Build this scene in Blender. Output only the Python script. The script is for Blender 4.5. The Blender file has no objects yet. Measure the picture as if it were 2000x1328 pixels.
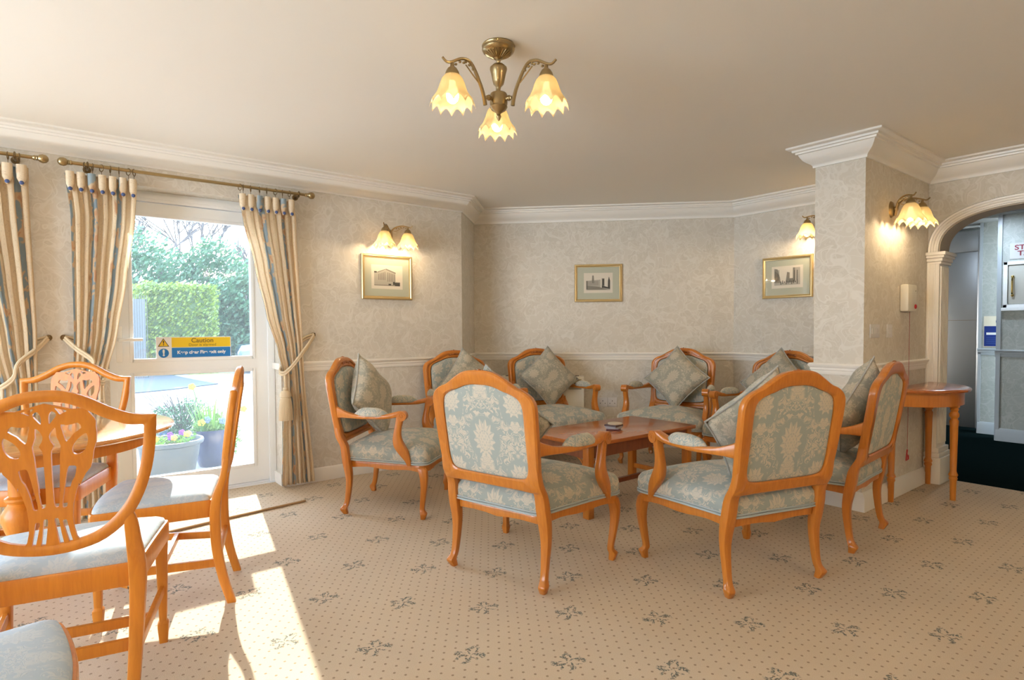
import bpy, bmesh, math, random
from math import sin, cos, pi, radians as R, sqrt, atan2
from mathutils import Vector, Matrix
random.seed(7)
COL = bpy.context.scene.collection
scene = bpy.context.scene

# ------------------------------------------------------------------ node expression helper
class E:
    def __init__(s, nt, sock): s.nt = nt; s.s = sock
    def _m(s, op, *a, clamp=False):
        n = s.nt.nodes.new('ShaderNodeMath'); n.operation = op; n.use_clamp = clamp
        for i, v in enumerate((s,) + a):
            if isinstance(v, E): s.nt.links.new(v.s, n.inputs[i])
            else: n.inputs[i].default_value = v
        return E(s.nt, n.outputs[0])
    def __add__(s, o): return s._m('ADD', o)
    def __radd__(s, o): return s._m('ADD', o)
    def __sub__(s, o): return s._m('SUBTRACT', o)
    def __rsub__(s, o): return (s * -1) + o
    def __mul__(s, o): return s._m('MULTIPLY', o)
    def __rmul__(s, o): return s._m('MULTIPLY', o)
    def __truediv__(s, o): return s._m('DIVIDE', o)
    def __neg__(s): return s * -1
    def abs(s): return s._m('ABSOLUTE')
    def sin(s): return s._m('SINE')
    def cos(s): return s._m('COSINE')
    def frac(s): return s._m('FRACT')
    def floor(s): return s._m('FLOOR')
    def mod2(s): return s._m('FLOORED_MODULO', 2.0)
    def gt(s, o): return s._m('GREATER_THAN', o)
    def lt(s, o): return s._m('LESS_THAN', o)
    def max(s, o): return s._m('MAXIMUM', o)
    def min(s, o): return s._m('MINIMUM', o)
    def sqrt(s): return s._m('SQRT')
    def atan2(s, o): return s._m('ARCTAN2', o)
    def clamp(s): return s._m('ADD', 0.0, clamp=True)
    def step(s, a, b):
        n = s.nt.nodes.new('ShaderNodeMapRange'); n.interpolation_type = 'SMOOTHSTEP'
        s.nt.links.new(s.s, n.inputs[0]); n.inputs[1].default_value = a; n.inputs[2].default_value = b
        return E(s.nt, n.outputs[0])

class Mat:
    def __init__(s, name, color=(.8, .8, .8), rough=.5, metal=0, **kw):
        m = bpy.data.materials.new(name); m.use_nodes = True
        s.m = m; s.nt = m.node_tree; s.b = s.nt.nodes['Principled BSDF']
        s.set('Base Color', (*color, 1)); s.set('Roughness', rough); s.set('Metallic', metal)
        for k, v in kw.items(): s.set(k.replace('_', ' '), v)
    def set(s, k, v):
        if isinstance(v, E): s.nt.links.new(v.s, s.b.inputs[k])
        elif hasattr(v, 'is_output'): s.nt.links.new(v, s.b.inputs[k])
        else: s.b.inputs[k].default_value = v
    def node(s, t, **kw):
        n = s.nt.nodes.new(t)
        for k, v in kw.items(): setattr(n, k, v)
        return n
    def link(s, a, b): s.nt.links.new(a.s if isinstance(a, E) else a, b)
    def uv(s):
        n = s.node('ShaderNodeUVMap'); sp = s.node('ShaderNodeSeparateXYZ'); s.link(n.outputs[0], sp.inputs[0])
        return E(s.nt, sp.outputs[0]), E(s.nt, sp.outputs[1])
    def pos(s):
        n = s.node('ShaderNodeNewGeometry'); sp = s.node('ShaderNodeSeparateXYZ'); s.link(n.outputs['Position'], sp.inputs[0])
        return [E(s.nt, sp.outputs[i]) for i in range(3)]
    def obj(s):
        n = s.node('ShaderNodeTexCoord'); sp = s.node('ShaderNodeSeparateXYZ'); s.link(n.outputs['Object'], sp.inputs[0])
        return [E(s.nt, sp.outputs[i]) for i in range(3)]
    def vec(s, x, y, z=0.0):
        c = s.node('ShaderNodeCombineXYZ')
        for i, v in enumerate((x, y, z)):
            if isinstance(v, E): s.link(v, c.inputs[i])
            else: c.inputs[i].default_value = v
        return c.outputs[0]
    def noise(s, v, scale, detail=2, rough=.5, dist=0):
        n = s.node('ShaderNodeTexNoise'); s.link(v, n.inputs['Vector']); n.inputs['Scale'].default_value = scale
        n.inputs['Detail'].default_value = detail; n.inputs['Roughness'].default_value = rough; n.inputs['Distortion'].default_value = dist
        return E(s.nt, n.outputs[0])
    def voro(s, v, scale, feature='F1', rnd=1.0):
        n = s.node('ShaderNodeTexVoronoi', feature=feature); s.link(v, n.inputs['Vector']); n.inputs['Scale'].default_value = scale
        n.inputs['Randomness'].default_value = rnd
        return E(s.nt, n.outputs['Distance'])
    def mix(s, f, a, b):
        n = s.node('ShaderNodeMix', data_type='RGBA')
        if isinstance(f, E): s.link(f, n.inputs[0])
        else: n.inputs[0].default_value = f
        for i, v in ((6, a), (7, b)):
            if isinstance(v, tuple): n.inputs[i].default_value = (*v, 1)
            else: s.link(v, n.inputs[i])
        return n.outputs[2]
    def bump(s, h, strength=.3, dist=.002):
        n = s.node('ShaderNodeBump'); s.link(h, n.inputs['Height']); n.inputs['Strength'].default_value = strength
        n.inputs['Distance'].default_value = dist; s.link(n.outputs[0], s.b.inputs['Normal'])

def wood_mat(name, a, b, rough=.28, coat=.5, axis=2):
    M = Mat(name, a, rough)
    x, y, z = M.obj(); c = [x, y, z]; c = [v * (6 if i == axis else 60) for i, v in enumerate(c)]
    n = M.noise(M.vec(*c), 1.0, 3, .6, .6)
    M.set('Base Color', M.mix(n.step(.25, .8), a, b))
    M.set('Coat Weight', coat); M.set('Coat Roughness', .12)
    return M.m
M_wood = wood_mat('honey_wood', (.59, .20, .024), (.485, .148, .016), coat=.3)
M_wood2 = wood_mat('yellow_wood', (.66, .235, .020), (.56, .18, .014), rough=.42, coat=.12)
M_top = wood_mat('polished_top', (.50, .15, .032), (.41, .11, .022), rough=.2, coat=.45, axis=1)
M_dtop = wood_mat('dining_top', (.62, .27, .06), (.50, .19, .035), rough=.12, coat=1, axis=1)
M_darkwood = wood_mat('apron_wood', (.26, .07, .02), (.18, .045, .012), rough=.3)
M_carve = Mat('carved_wood', (.36, .11, .022), .35, Coat_Weight=.4).m

def damask(name, ground, motif, scale=1.0):
    M = Mat(name, ground, .85)
    u, v = M.uv(); u = u * (1 / scale); v = v * (1 / scale)
    PX, PZ = .37, .34
    def lattice(u, v):
        a = (u / PX + .5).frac() - .5; b = (v / PZ + .5).frac() - .5
        return a * PX, b * PZ
    def palm(p, q, rx, rz, n):
        ap = p.abs(); X = ap * (1 / rx); Y = q * (1 / rz)
        r = (X * X + Y * Y).sqrt(); th = Y.atan2(X)
        Rr = ((th * n).cos() * .11 + .80) * (th.sin() * .16 + 1.0)
        m = (r - Rr).step(.05, -.05)
        gaps = ((th * n + r * 2.5).cos().step(-.6, -.92)) * r.step(.5, .6)
        ring = ((r - .47).abs()).step(.05, .02) * (th * n * .5).cos().abs().step(.2, .5)
        core = ((X * X * 9 + Y * Y * 6).sqrt() - .5).abs().step(.1, .03)
        diam = ((X * 30).sin() * (Y * 22).sin()).step(.2, .5) * r.step(.45, .38)
        return (m - gaps * .65 - ring * .6 - diam * .45).clamp()
    def scroll(p, q, s, seed):
        ap = p.abs()
        n = M.noise(M.vec(ap * s, q * s, seed), 1.0, 1.5, .5, .9)
        vine = ((n - .5).abs()).step(.035, .02)
        leaf = n.step(.58, .61) * (1 - ((n * 60).sin()).step(.55, .9) * .55)
        return vine.max(leaf)
    p, q = lattice(u, v); p2, q2 = lattice(u + PX / 2, v + PZ / 2)
    big = palm(p, q + .008, .07, .10, 14).max(palm(p2, q2, .062, .075, 11))
    low = palm(p, q + .1, .045, .035, 5).max(palm(p2, q2 + .1, .04, .03, 5))
    d1 = ((p * p) / .0085 + (q * q) / .0125).sqrt(); d2 = ((p2 * p2) / .006 + (q2 * q2) / .009).sqrt()
    away = (d1.min(d2)).step(.95, 1.1)
    sc = scroll(p, q, 27, 3.3).max(scroll(p2, q2, 19, 7.1) * .0) * away
    f = big.max(low).max(sc)
    fine = M.noise(M.vec(u * 900, v * 900), 1, 1)
    col = M.mix(f, ground, motif)
    M.set('Base Color', M.mix(fine.step(.2, .8) * .25, col, tuple(c * .8 for c in ground)))
    M.bump(f * .7 + fine * .5, .35, .0012)
    M.set('Sheen Weight', .15)
    return M.m
M_fab = damask('damask_fabric', (.33, .358, .32), (.59, .515, .395))
M_fabc = damask('cushion_fabric', (.35, .335, .265), (.55, .48, .365), .75)
M_seatfab = damask('dining_seat_fabric', (.42, .50, .56), (.53, .57, .585), .7)
M_pipe = Mat('piping', (.42, .46, .45), .8).m

def wallpaper(name, base, line, fl):
    M = Mat(name, base, .8)
    x, y, z = M.pos(); v = M.vec(x, y, z)
    w = M.node('ShaderNodeTexNoise'); M.link(v, w.inputs['Vector']); w.inputs['Scale'].default_value = 7; w.inputs['Detail'].default_value = 3
    vm = M.node('ShaderNodeVectorMath', operation='MULTIPLY_ADD'); M.link(w.outputs['Color'], vm.inputs[0]); vm.inputs[1].default_value = (.22,) * 3; M.link(v, vm.inputs[2])
    n1 = M.noise(v, 7.5, 1.2, .5, 1.1); n2 = M.noise(M.vec(y, z, x), 8, 1, .5, .9)
    e = M.voro(vm.outputs[0], 6, 'DISTANCE_TO_EDGE')
    ln = ((n1 - .5).abs().step(.03, .012)).max((n2 - .52).abs().step(.026, .010) * .8).max(e.step(.05, .02) * .6)
    vein = ((n1 * 80).sin().step(.5, .9)) * n1.step(.54, .58) * .5
    patch = n1.step(.5, .52)
    c = M.mix(patch * .55, base, fl)
    c = M.mix((ln * .5).max(vein * .6), c, line)
    M.set('Base Color', c); M.bump(ln, .12, .001)
    return M.m
M_wp = wallpaper('wallpaper', (.665, .61, .52), (.78, .74, .665), (.60, .545, .455))
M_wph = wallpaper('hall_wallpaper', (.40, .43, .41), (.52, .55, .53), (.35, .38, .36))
M_ceil = Mat('ceiling_paint', (.87, .82, .735), .9).m
M_trim = Mat('trim_paint', (.86, .82, .745), .35).m
M_upvc = Mat('white_upvc', (.88, .91, .93), .3).m
M_hallp = Mat('hall_gloss_paint', (.42, .47, .51), .4).m
M_plast = Mat('cream_plastic', (.78, .72, .58), .4).m
M_white = Mat('white_plastic', (.72, .68, .64), .35).m
M_black = Mat('black_plastic', (.02, .02, .022), .4).m
M_red = Mat('red_plastic', (.45, .015, .02), .4).m
M_brass = Mat('antique_brass', (.40, .30, .155), .3, 1).m
M_brassd = Mat('dark_brass', (.24, .17, .09), .35, 1).m
M_goldb = Mat('polished_brass', (.75, .52, .18), .18, 1).m
M_gold = Mat('gilt_frame', (.62, .46, .22), .35, .75).m
M_mount = Mat('mount_board', (.46, .47, .36), .7, Coat_Weight=1.0, Coat_Roughness=.03).m
M_paper = Mat('print_paper', (.70, .64, .53), .7, Coat_Weight=1.0, Coat_Roughness=.03).m
M_inkd = Mat('print_dark', (.06, .055, .045), .7, Coat_Weight=1.0, Coat_Roughness=.03).m
M_inkm = Mat('print_mid', (.22, .20, .16), .7, Coat_Weight=1.0, Coat_Roughness=.03).m
M_inkl = Mat('print_light', (.42, .385, .32), .7, Coat_Weight=1.0, Coat_Roughness=.03).m
M_cord = Mat('cord_cream', (.66, .52, .34), .8).m
M_button = Mat('blue_button', (.06, .09, .22), .6).m
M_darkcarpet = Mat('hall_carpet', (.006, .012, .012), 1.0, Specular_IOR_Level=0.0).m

def carpet():
    M = Mat('carpet', (.6, .5, .4), .95)
    x, y, z = M.pos()
    # dots, staggered grid
    PX, PY = .0345, .05
    i = (x / PX).floor(); a = ((x / PX).frac() - .5) * PX
    b = ((y / PY + i.mod2() * .5).frac() - .5) * PY
    dot = (a * a + b * b).sqrt().step(.0058, .0038)
    # sprigs on a centred lattice
    LX, LY = .519, .5
    def cell(ox, oy):
        return (((x - ox) / LX + .5).frac() - .5) * LX, (((y - oy) / LY + .5).frac() - .5) * LY
    def sprig(ox, oy, rot):
        p, q = cell(ox, oy)
        wob = M.noise(M.vec(x, y), 45, 1) - .5
        p = p + wob * .018; q = q + (M.noise(M.vec(y, x, 3.0), 45, 1) - .5) * .018
        r = (p * p * 1.35 + q * q * .8).sqrt(); th = q.atan2(p)
        sp = ((th * 4 + rot + r * 55).sin())
        tw = ((th * 7 + rot * 2 - r * 70).sin()).step(.55, .85) * r.step(.055, .045) * r.step(.02, .026)
        leaf = (sp.step(.5, .8) * r.step(.066, .054)).max(tw)
        br = M.noise(M.vec(x, y, 1.0), 150, 1).step(.40, .52)
        return leaf * br
    s = sprig(-1.483, 1.917, .4).max(sprig(-1.483 + LX / 2, 1.917 + LY / 2, 2.1))
    # small berries
    pile = M.noise(M.vec(x, y), 520, 2); mott = M.noise(M.vec(x, y), 2.2, 3)
    base = M.mix(pile.step(.25, .75), (.57, .435, .285), (.75, .61, .44))
    base = M.mix(mott.step(.35, .7) * .25, base, (.52, .40, .28))
    c = M.mix(dot * .75, base, (.25, .15, .08))
    c = M.mix(s * .85, c, (.075, .095, .085))
    M.set('Base Color', c); M.bump(pile, .6, .004)
    return M.m
M_carpet = carpet()

def curtain_mat():
    M = Mat('curtain_fabric', (.7, .5, .3), .85)
    u, v = M.uv()
    s = (u / .42).frac()
    wob = (M.noise(M.vec(u, v), 9, 2) - .5)
    st = ((s - .5 + wob * .05).abs()).step(.115, .10)
    fln = M.noise(M.vec(u * 1.2, v), 11, 2, .55, .5)
    flower = fln.step(.52, .56) * ((s - .5).abs()).step(.17, .13)
    sk = ((M.noise(M.vec(u, v), 20, 2, .5, 1.5) - .5).abs()).step(.02, .008)
    base = M.mix(sk * .5, (.90, .76, .56), (.70, .54, .36))
    c = M.mix(st, base, (.40, .48, .52)); c = M.mix(flower, c, (.78, .60, .40))
    c = M.mix(flower * fln.step(.62, .66) * .8, c, (.70, .42, .24))
    M.set('Base Color', c)
    tr = M.node('ShaderNodeBsdfTranslucent'); M.link(c, tr.inputs[0])
    mx = M.node('ShaderNodeMixShader'); mx.inputs[0].default_value = .32
    M.link(M.b.outputs[0], mx.inputs[1]); M.link(tr.outputs[0], mx.inputs[2])
    M.link(mx.outputs[0], M.nt.nodes['Material Output'].inputs[0])
    return M.m
M_curt = curtain_mat()

def glass_mat():
    M = Mat('window_glass'); nt = M.nt
    t = M.node('ShaderNodeBsdfTransparent'); t.inputs[0].default_value = (.93, .97, 1, 1)
    g = M.node('ShaderNodeBsdfGlossy'); g.inputs['Roughness'].default_value = .02
    d = M.node('ShaderNodeBsdfTranslucent'); d.inputs[0].default_value = (.8, .93, 1, 1)
    m1 = M.node('ShaderNodeMixShader'); m1.inputs[0].default_value = .015
    m2 = M.node('ShaderNodeMixShader'); fr = M.node('ShaderNodeFresnel'); fr.inputs[0].default_value = 1.45
    M.link(t.outputs[0], m1.inputs[1]); M.link(d.outputs[0], m1.inputs[2])
    M.link(fr.outputs[0], m2.inputs[0]); M.link(m1.outputs[0], m2.inputs[1]); M.link(g.outputs[0], m2.inputs[2])
    M.link(m2.outputs[0], nt.nodes['Material Output'].inputs[0])
    return M.m
M_glass = glass_mat()
def shade_mat():
    M = Mat('frosted_shade'); nt = M.nt
    t = M.node('ShaderNodeBsdfTranslucent'); t.inputs[0].default_value = (.48, .38, .21, 1)
    d = M.node('ShaderNodeBsdfDiffuse'); d.inputs[0].default_value = (.62, .52, .35, 1)
    tr = M.node('ShaderNodeBsdfTransparent'); tr.inputs[0].default_value = (1, .92, .75, 1)
    m1 = M.node('ShaderNodeMixShader'); m1.inputs[0].default_value = .62
    m2 = M.node('ShaderNodeMixShader'); m2.inputs[0].default_value = .03
    M.link(t.outputs[0], m1.inputs[1]); M.link(d.outputs[0], m1.inputs[2])
    M.link(m1.outputs[0], m2.inputs[1]); M.link(tr.outputs[0], m2.inputs[2])
    M.link(m2.outputs[0], nt.nodes['Material Output'].inputs[0])
    return M.m
M_shade = shade_mat()
def emit_mat(name, col, st):
    M = Mat(name, (1, 1, 1)); M.set('Emission Color', (*col, 1)); M.set('Emission Strength', st); return M.m
M_bulb = emit_mat('lit_bulb', (1, .82, .50), 6)
M_down = emit_mat('lit_downlight', (.75, .85, 1), 12)

def steel():
    M = Mat('brushed_steel', (.50, .51, .53), .38, 1)
    x, y, z = M.pos(); n = M.noise(M.vec(x * 2, y * 2, z * 350), 1, 2)
    M.set('Roughness', n * .12 + .28); M.bump(n, .08, .001)
    return M.m
M_steel = steel()

# ------------------------------------------------------------------ object helpers
def box_uv(me):
    uvl = me.uv_layers.new(name='UVMap') if not me.uv_layers else me.uv_layers[0]
    for p in me.polygons:
        n = p.normal; ax = max(range(3), key=lambda i: abs(n[i]))
        for li in p.loop_indices:
            c = me.vertices[me.loops[li].vertex_index].co
            uvl.data[li].uv = ((c.y, c.z) if ax == 0 else (c.x, c.z) if ax == 1 else (c.x, c.y))
def mesh_from(bm, name, mat, smooth=40, uv=True):
    me = bpy.data.meshes.new(name)
    bmesh.ops.recalc_face_normals(bm, faces=bm.faces)
    bm.to_mesh(me); bm.free()
    if smooth:
        for p in me.polygons: p.use_smooth = True
        me.set_sharp_from_angle(angle=R(smooth))
    if uv and not me.uv_layers: box_uv(me)
    for m in (mat if isinstance(mat, (list, tuple)) else [mat]): me.materials.append(m)
    return me
def obj(name, bm, mat, parent=None, smooth=40, label=None, uv=True):
    me = bm if isinstance(bm, bpy.types.Mesh) else mesh_from(bm, name, mat, smooth, uv)
    o = bpy.data.objects.new(name, me); COL.objects.link(o)
    if parent: o.parent = parent
    if label: o['label'] = label
    return o
def tag(o, label, cat, group=None, kind=None):
    o['label'] = label; o['category'] = cat
    if group: o['group'] = group
    if kind: o['kind'] = kind
    return o
def thing(name, label, cat, loc=(0, 0, 0), rz=0, group=None):
    o = bpy.data.objects.new(name, None); COL.objects.link(o); o.empty_display_size = .1
    o.location = loc; o.rotation_euler = (0, 0, rz); return tag(o, label, cat, group)
def struct(name, bm, mat, label=None, smooth=None, parent=None, cat='building part'):
    o = obj(name, bm, mat, parent, smooth)
    if not parent: o['kind'] = 'structure'
    if not parent: o['category'] = cat
    if label: o['label'] = label
    return o
def copy_tree(o, parent=None):
    c = o.copy(); COL.objects.link(c); c.parent = parent
    for ch in list(o.children): copy_tree(ch, c)
    return c
def B(): return bmesh.new()
def box(bm, lo, hi, bevel=0, mi=0):
    r = bmesh.ops.create_cube(bm, size=1)
    vs = r['verts']
    for v in vs: v.co = Vector([lo[i] + (v.co[i] + .5) * (hi[i] - lo[i]) for i in range(3)])
    fs = {f for v in vs for f in v.link_faces}
    for f in fs: f.material_index = mi
    if bevel:
        es = {e for v in vs for e in v.link_edges}
        bmesh.ops.bevel(bm, geom=list(es), offset=bevel, segments=2, affect='EDGES', profile=.6)
    return vs
def boxc(bm, c, s, bevel=0, mi=0):
    return box(bm, [c[i] - s[i] / 2 for i in range(3)], [c[i] + s[i] / 2 for i in range(3)], bevel, mi)
def xform(bm, vs, M):
    for v in vs: v.co = M @ v.co
def loft(bm, secs, closed=False, caps=True):
    rows = [[bm.verts.new(p) for p in s] for s in secs]; n = len(rows[0]); m = len(rows)
    for i in range(m if closed else m - 1):
        a, b = rows[i], rows[(i + 1) % m]
        for j in range(n): bm.faces.new((a[j], a[(j + 1) % n], b[(j + 1) % n], b[j]))
    if caps and not closed:
        bm.faces.new(rows[0]); bm.faces.new(rows[-1])
    return [v for r in rows for v in r]
def catmull(pts, k=4, closed=False):
    out = []; n = len(pts)
    for i in range(n if closed else n - 1):
        g = lambda j: pts[j % n] if closed else pts[min(max(j, 0), n - 1)]
        p0, p1, p2, p3 = g(i - 1), g(i), g(i + 1), g(i + 2)
        for s in range(k):
            t = s / k
            out.append(tuple(.5 * (2 * b + (c - a) * t + (2 * a - 5 * b + 4 * c - d) * t * t + (3 * b - a - 3 * c + d) * t ** 3) for a, b, c, d in zip(p0, p1, p2, p3)))
    if not closed: out.append(tuple(pts[-1]))
    return out
def sq(c, w, d, plane='xy', n=12, e=.55):
    ax = {'xy': (0, 1), 'xz': (0, 2), 'yz': (1, 2)}[plane]; out = []
    for i in range(n):
        a = 2 * pi * (i + .5) / n; ca, sa = cos(a), sin(a)
        p = list(c); p[ax[0]] += w / 2 * math.copysign(abs(ca) ** e, ca); p[ax[1]] += d / 2 * math.copysign(abs(sa) ** e, sa)
        out.append(tuple(p))
    return out
def sweep_sq(bm, ctrl, plane='xy', k=4, n=12, e=.55):
    """ctrl: (x,y,z,w,d)"""
    return loft(bm, [sq(c[:3], c[3], c[4], plane, n, e) for c in catmull(ctrl, k)])
def tube(bm, pts, r, n=8, closed=False, k=0, caps=True):
    if k: pts = catmull([tuple(p) for p in pts], k, closed)
    P = [Vector(p[:3]) for p in pts]; m = len(P); secs = []
    up = Vector((0, 0, 1)); prev = None
    for i in range(m):
        if closed: t = P[(i + 1) % m] - P[i - 1]
        else: t = P[min(i + 1, m - 1)] - P[max(i - 1, 0)]
        if t.length < 1e-9: t = Vector((0, 0, 1))
        t.normalize()
        if prev is None:
            a = Vector((1, 0, 0)) if abs(t.x) < .9 else Vector((0, 1, 0)); nrm = t.cross(a).normalized()
        else:
            nrm = (prev - t * prev.dot(t))
            nrm = nrm.normalized() if nrm.length > 1e-6 else t.orthogonal().normalized()
        prev = nrm; bi = t.cross(nrm)
        rr = r(i / (m - 1)) if callable(r) else (pts[i][3] if len(pts[i]) > 3 and r is None else r)
        secs.append([P[i] + nrm * rr * cos(2 * pi * j / n) + bi * rr * sin(2 * pi * j / n) for j in range(n)])
    return loft(bm, secs, closed, caps)
def lathe(bm, prof, c=(0, 0, 0), n=24, flute=0, nf=0, caps=True):
    secs = []
    for r_, z in prof:
        r_ = max(r_, .0004)
        secs.append([(c[0] + r_ * (1 + flute * cos(nf * 2 * pi * j / n)) * cos(2 * pi * j / n), c[1] + r_ * (1 + flute * cos(nf * 2 * pi * j / n)) * sin(2 * pi * j / n), c[2] + z) for j in range(n)])
    return loft(bm, secs, False, caps)
def ball(bm, c, r, seg=12, s=(1, 1, 1)):
    q = bmesh.ops.create_uvsphere(bm, u_segments=seg, v_segments=max(6, seg // 2 + 2), radius=1)
    for v in q['verts']: v.co = Vector((c[0] + v.co.x * r * s[0], c[1] + v.co.y * r * s[1], c[2] + v.co.z * r * s[2]))
    return q['verts']
def prism(bm, poly, f, t0, t1):
    """poly of (a,b); f(a,b,t)->xyz"""
    return loft(bm, [[f(a, b, t) for a, b in poly] for t in (t0, t1)])
def curve_shape(loops, extrude, bevel=0, res=2):
    """2D filled shape with holes -> mesh in XY plane (extrude along Z)"""
    cu = bpy.data.curves.new('tmp_shape', 'CURVE'); cu.dimensions = '2D'; cu.fill_mode = 'BOTH'
    cu.extrude = extrude; cu.bevel_depth = bevel; cu.bevel_resolution = res
    for lp in loops:
        s = cu.splines.new('POLY'); s.points.add(len(lp) - 1); s.use_cyclic_u = True
        for p, q in zip(s.points, lp): p.co = (q[0], q[1], 0, 1)
    o = bpy.data.objects.new('tmp_shape', cu); COL.objects.link(o)
    bpy.context.view_layer.update()
    me = bpy.data.meshes.new_from_object(o.evaluated_get(bpy.context.evaluated_depsgraph_get()))
    bpy.data.objects.remove(o); bpy.data.curves.remove(cu)
    bm = B(); bm.from_mesh(me); bpy.data.meshes.remove(me)
    return bm
def text_bm(body, size, depth=.0006, align='CENTER', bold=0):
    cu = bpy.data.curves.new('tmp_text', 'FONT'); cu.body = body; cu.size = size; cu.extrude = depth; cu.align_x = align; cu.align_y = 'CENTER'; cu.offset = bold
    o = bpy.data.objects.new('tmp_text', cu); COL.objects.link(o); bpy.context.view_layer.update()
    me = bpy.data.meshes.new_from_object(o.evaluated_get(bpy.context.evaluated_depsgraph_get()))
    bpy.data.objects.remove(o); bpy.data.curves.remove(cu)
    bm = B(); bm.from_mesh(me); bpy.data.meshes.remove(me); return bm
def place_bm(bm, M):
    for v in bm.verts: v.co = M @ v.co
    return bm
def frameM(o, ex, ey, ez):
    m = Matrix.Identity(4)
    for i in range(3): m[i][0] = ex[i]; m[i][1] = ey[i]; m[i][2] = ez[i]; m[i][3] = o[i]
    return m

# ------------------------------------------------------------------ room constants
XA, YP, YC, XP, H = -4.526, 4.075, 5.243, -1.538, 2.4
XF, YN, XR, YS = -1.849, 5.445, 3.0, -3.4
PATH = [(XA, YS), (XA, 2.976), (-4.969, 3.419), (-3.146, YC), (XF, YC), (XF, YP), (XP, YP), (XP, YC), (-1.54, YC)]
DO = (.28, 1.345, 2.14)      # door opening y0,y1,ztop
D2 = (-2.75, -.34, 2.14)     # second opening, made wider out of view to let in daylight
TH = .24
# floor and ceiling
b = B(); box(b, (-5.4, YS - .2, -.12), (XR + .2, YN, 0)); struct('floor', b, M_carpet, 'cream sprigged carpet floor')
b = B(); box(b, (-5.4, YS - .2, H), (XR + .2, YN, H + .12)); struct('ceiling', b, M_ceil, 'cream painted ceiling')
# left wall with openings
def wall_x(name, x0, x1, ya, yb, holes, mat):
    b = B(); y = ya
    for (h0, h1, zt) in sorted(holes):
        box(b, (x0, y, 0), (x1, h0, H)); box(b, (x0, h0, zt), (x1, h1, H)); y = h1
    box(b, (x0, y, 0), (x1, yb, H)); return struct(name, b, mat)
wall_x('wall_left', XA - TH, XA, YS, 2.976 - .0, [DO, D2], M_wp)
def wall_seg(name, a, c, t, mat, side=1, z1=H):
    a = Vector((*a, 0)); c = Vector((*c, 0)); d = (c - a).normalized(); n = Vector((-d.y, d.x, 0)) * side * t
    b = B(); prism(b, [(p.x, p.y) for p in (a, c, c + n, a + n)], lambda x, y, z: (x, y, z), 0, z1)
    return struct(name, b, mat)
wall_seg('wall_return', (XA, 2.976), (-4.969, 3.419), .2, M_wp)
wall_seg('wall_back', (-5.11, 3.279), (-3.146, YC), .2, M_wp)
b = B(); box(b, (-3.35, YC, 0), (XF, YC + .2, H)); struct('wall_far', b, M_wp)
b = B(); box(b, (XF, YP, 0), (XP, YC + .2, H)); struct('wall_pillar', b, M_wp)
wall_x('wall_right', XR, XR + .2, YS, YN, [], M_wp)
b = B()   # wall behind the viewer, with an unseen glazed bay added for daylight
for lo, hi in (((-5, 0), (-4.35, H)), ((-4.35, 0), (-.65, .25)), ((-4.35, 2.27), (-.65, H)), ((-.65, 0), (XR + .2, H))): box(b, (lo[0], YS - .2, lo[1]), (hi[0], YS, hi[1]))
struct('wall_front', b, M_wp)
wf = thing('fill_window_1', 'long white framed window added out of view behind the viewer for daylight', 'window', (-4.35, YS - .12, .25)); wf['kind'] = 'structure'
b = B()
for k in range(5): box(b, (k * 3.63 / 4, -.03, 0), (k * 3.63 / 4 + .07, .03, 2.02), .004)
box(b, (0, -.03, 0), (3.7, .03, .06)); box(b, (0, -.03, 1.96), (3.7, .03, 2.02)); obj('window_frame', b, M_upvc, wf, 35)
b = B(); box(b, (.05, -.004, .05), (3.65, .004, 1.97)); obj('pane', b, M_glass, wf, None)
# arch wall
AX0, AX1, ASP, AR = -1.475, -.325, 1.74, .30
def arch_pts(x0, x1, zs, rise, n=40, ex=2.6):
    xc, a = (x0 + x1) / 2, (x1 - x0) / 2; out = []
    for i in range(n + 1):
        t = pi - pi * i / n; c, s = cos(t), sin(t)
        out.append((xc + a * math.copysign(abs(c) ** (2 / ex), c), zs + rise * abs(s) ** (2 / ex)))
    return out
ap = arch_pts(AX0, AX1, ASP, AR)
loop = [(XP, 0), (AX0, 0)] + ap + [(AX1, 0), (XR, 0), (XR, H), (XP, H)]
bm_ = curve_shape([loop], (YN - YC) / 2)
place_bm(bm_, frameM((0, (YC + YN) / 2, 0), (1, 0, 0), (0, 0, 1), (0, -1, 0)))
struct('wall_arch', bm_, M_wp)

# mouldings
def moulding(name, path, prof, mat, label, cat='moulding', closed=False):
    """path interior polyline with room on the right-hand side of travel; prof: (offset into the room, z)"""
    b = B(); P = [Vector(p) for p in path]; secs = []; m = len(P)
    for i in range(m):
        d0 = (P[i] - P[i - 1]).normalized() if i else (P[1] - P[0]).normalized()
        d1 = (P[i + 1] - P[i]).normalized() if i < m - 1 else d0
        n0 = Vector((d0.y, -d0.x)); n1 = Vector((d1.y, -d1.x)); k = (n0 + n1); k = k / max(.2, k.dot(n0))
        secs.append([(P[i].x + k.x * o, P[i].y + k.y * o, z) for o, z in prof])
    loft(b, secs)
    o = struct(name, b, mat, label, 35, cat=cat); return o
CORN = [(0, H), (0, 2.262), (.012, 2.262), (.014, 2.276), (.022, 2.286), (.04, 2.297), (.058, 2.312), (.072, 2.333), (.08, 2.352), (.092, 2.354), (.094, 2.366), (.108, 2.368), (.110, 2.381), (.126, 2.383), (.137, 2.389), (.137, H)]
full = PATH[:-1] + [(XR, YC), (XR, YS)]
moulding('trim_1', full, CORN, M_trim, 'cream stepped plaster cornice around the ceiling')
DADO = [(0, .872), (.008, .872), (.012, .884), (.012, .898), (.017, .903), (.017, .916), (.026, .926), (.028, .938), (.02, .946), (0, .946)]
moulding('trim_2', [(XA, DO[1])] + PATH[1:8], DADO, M_trim, 'cream moulded dado rail around the seating corner')
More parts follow.
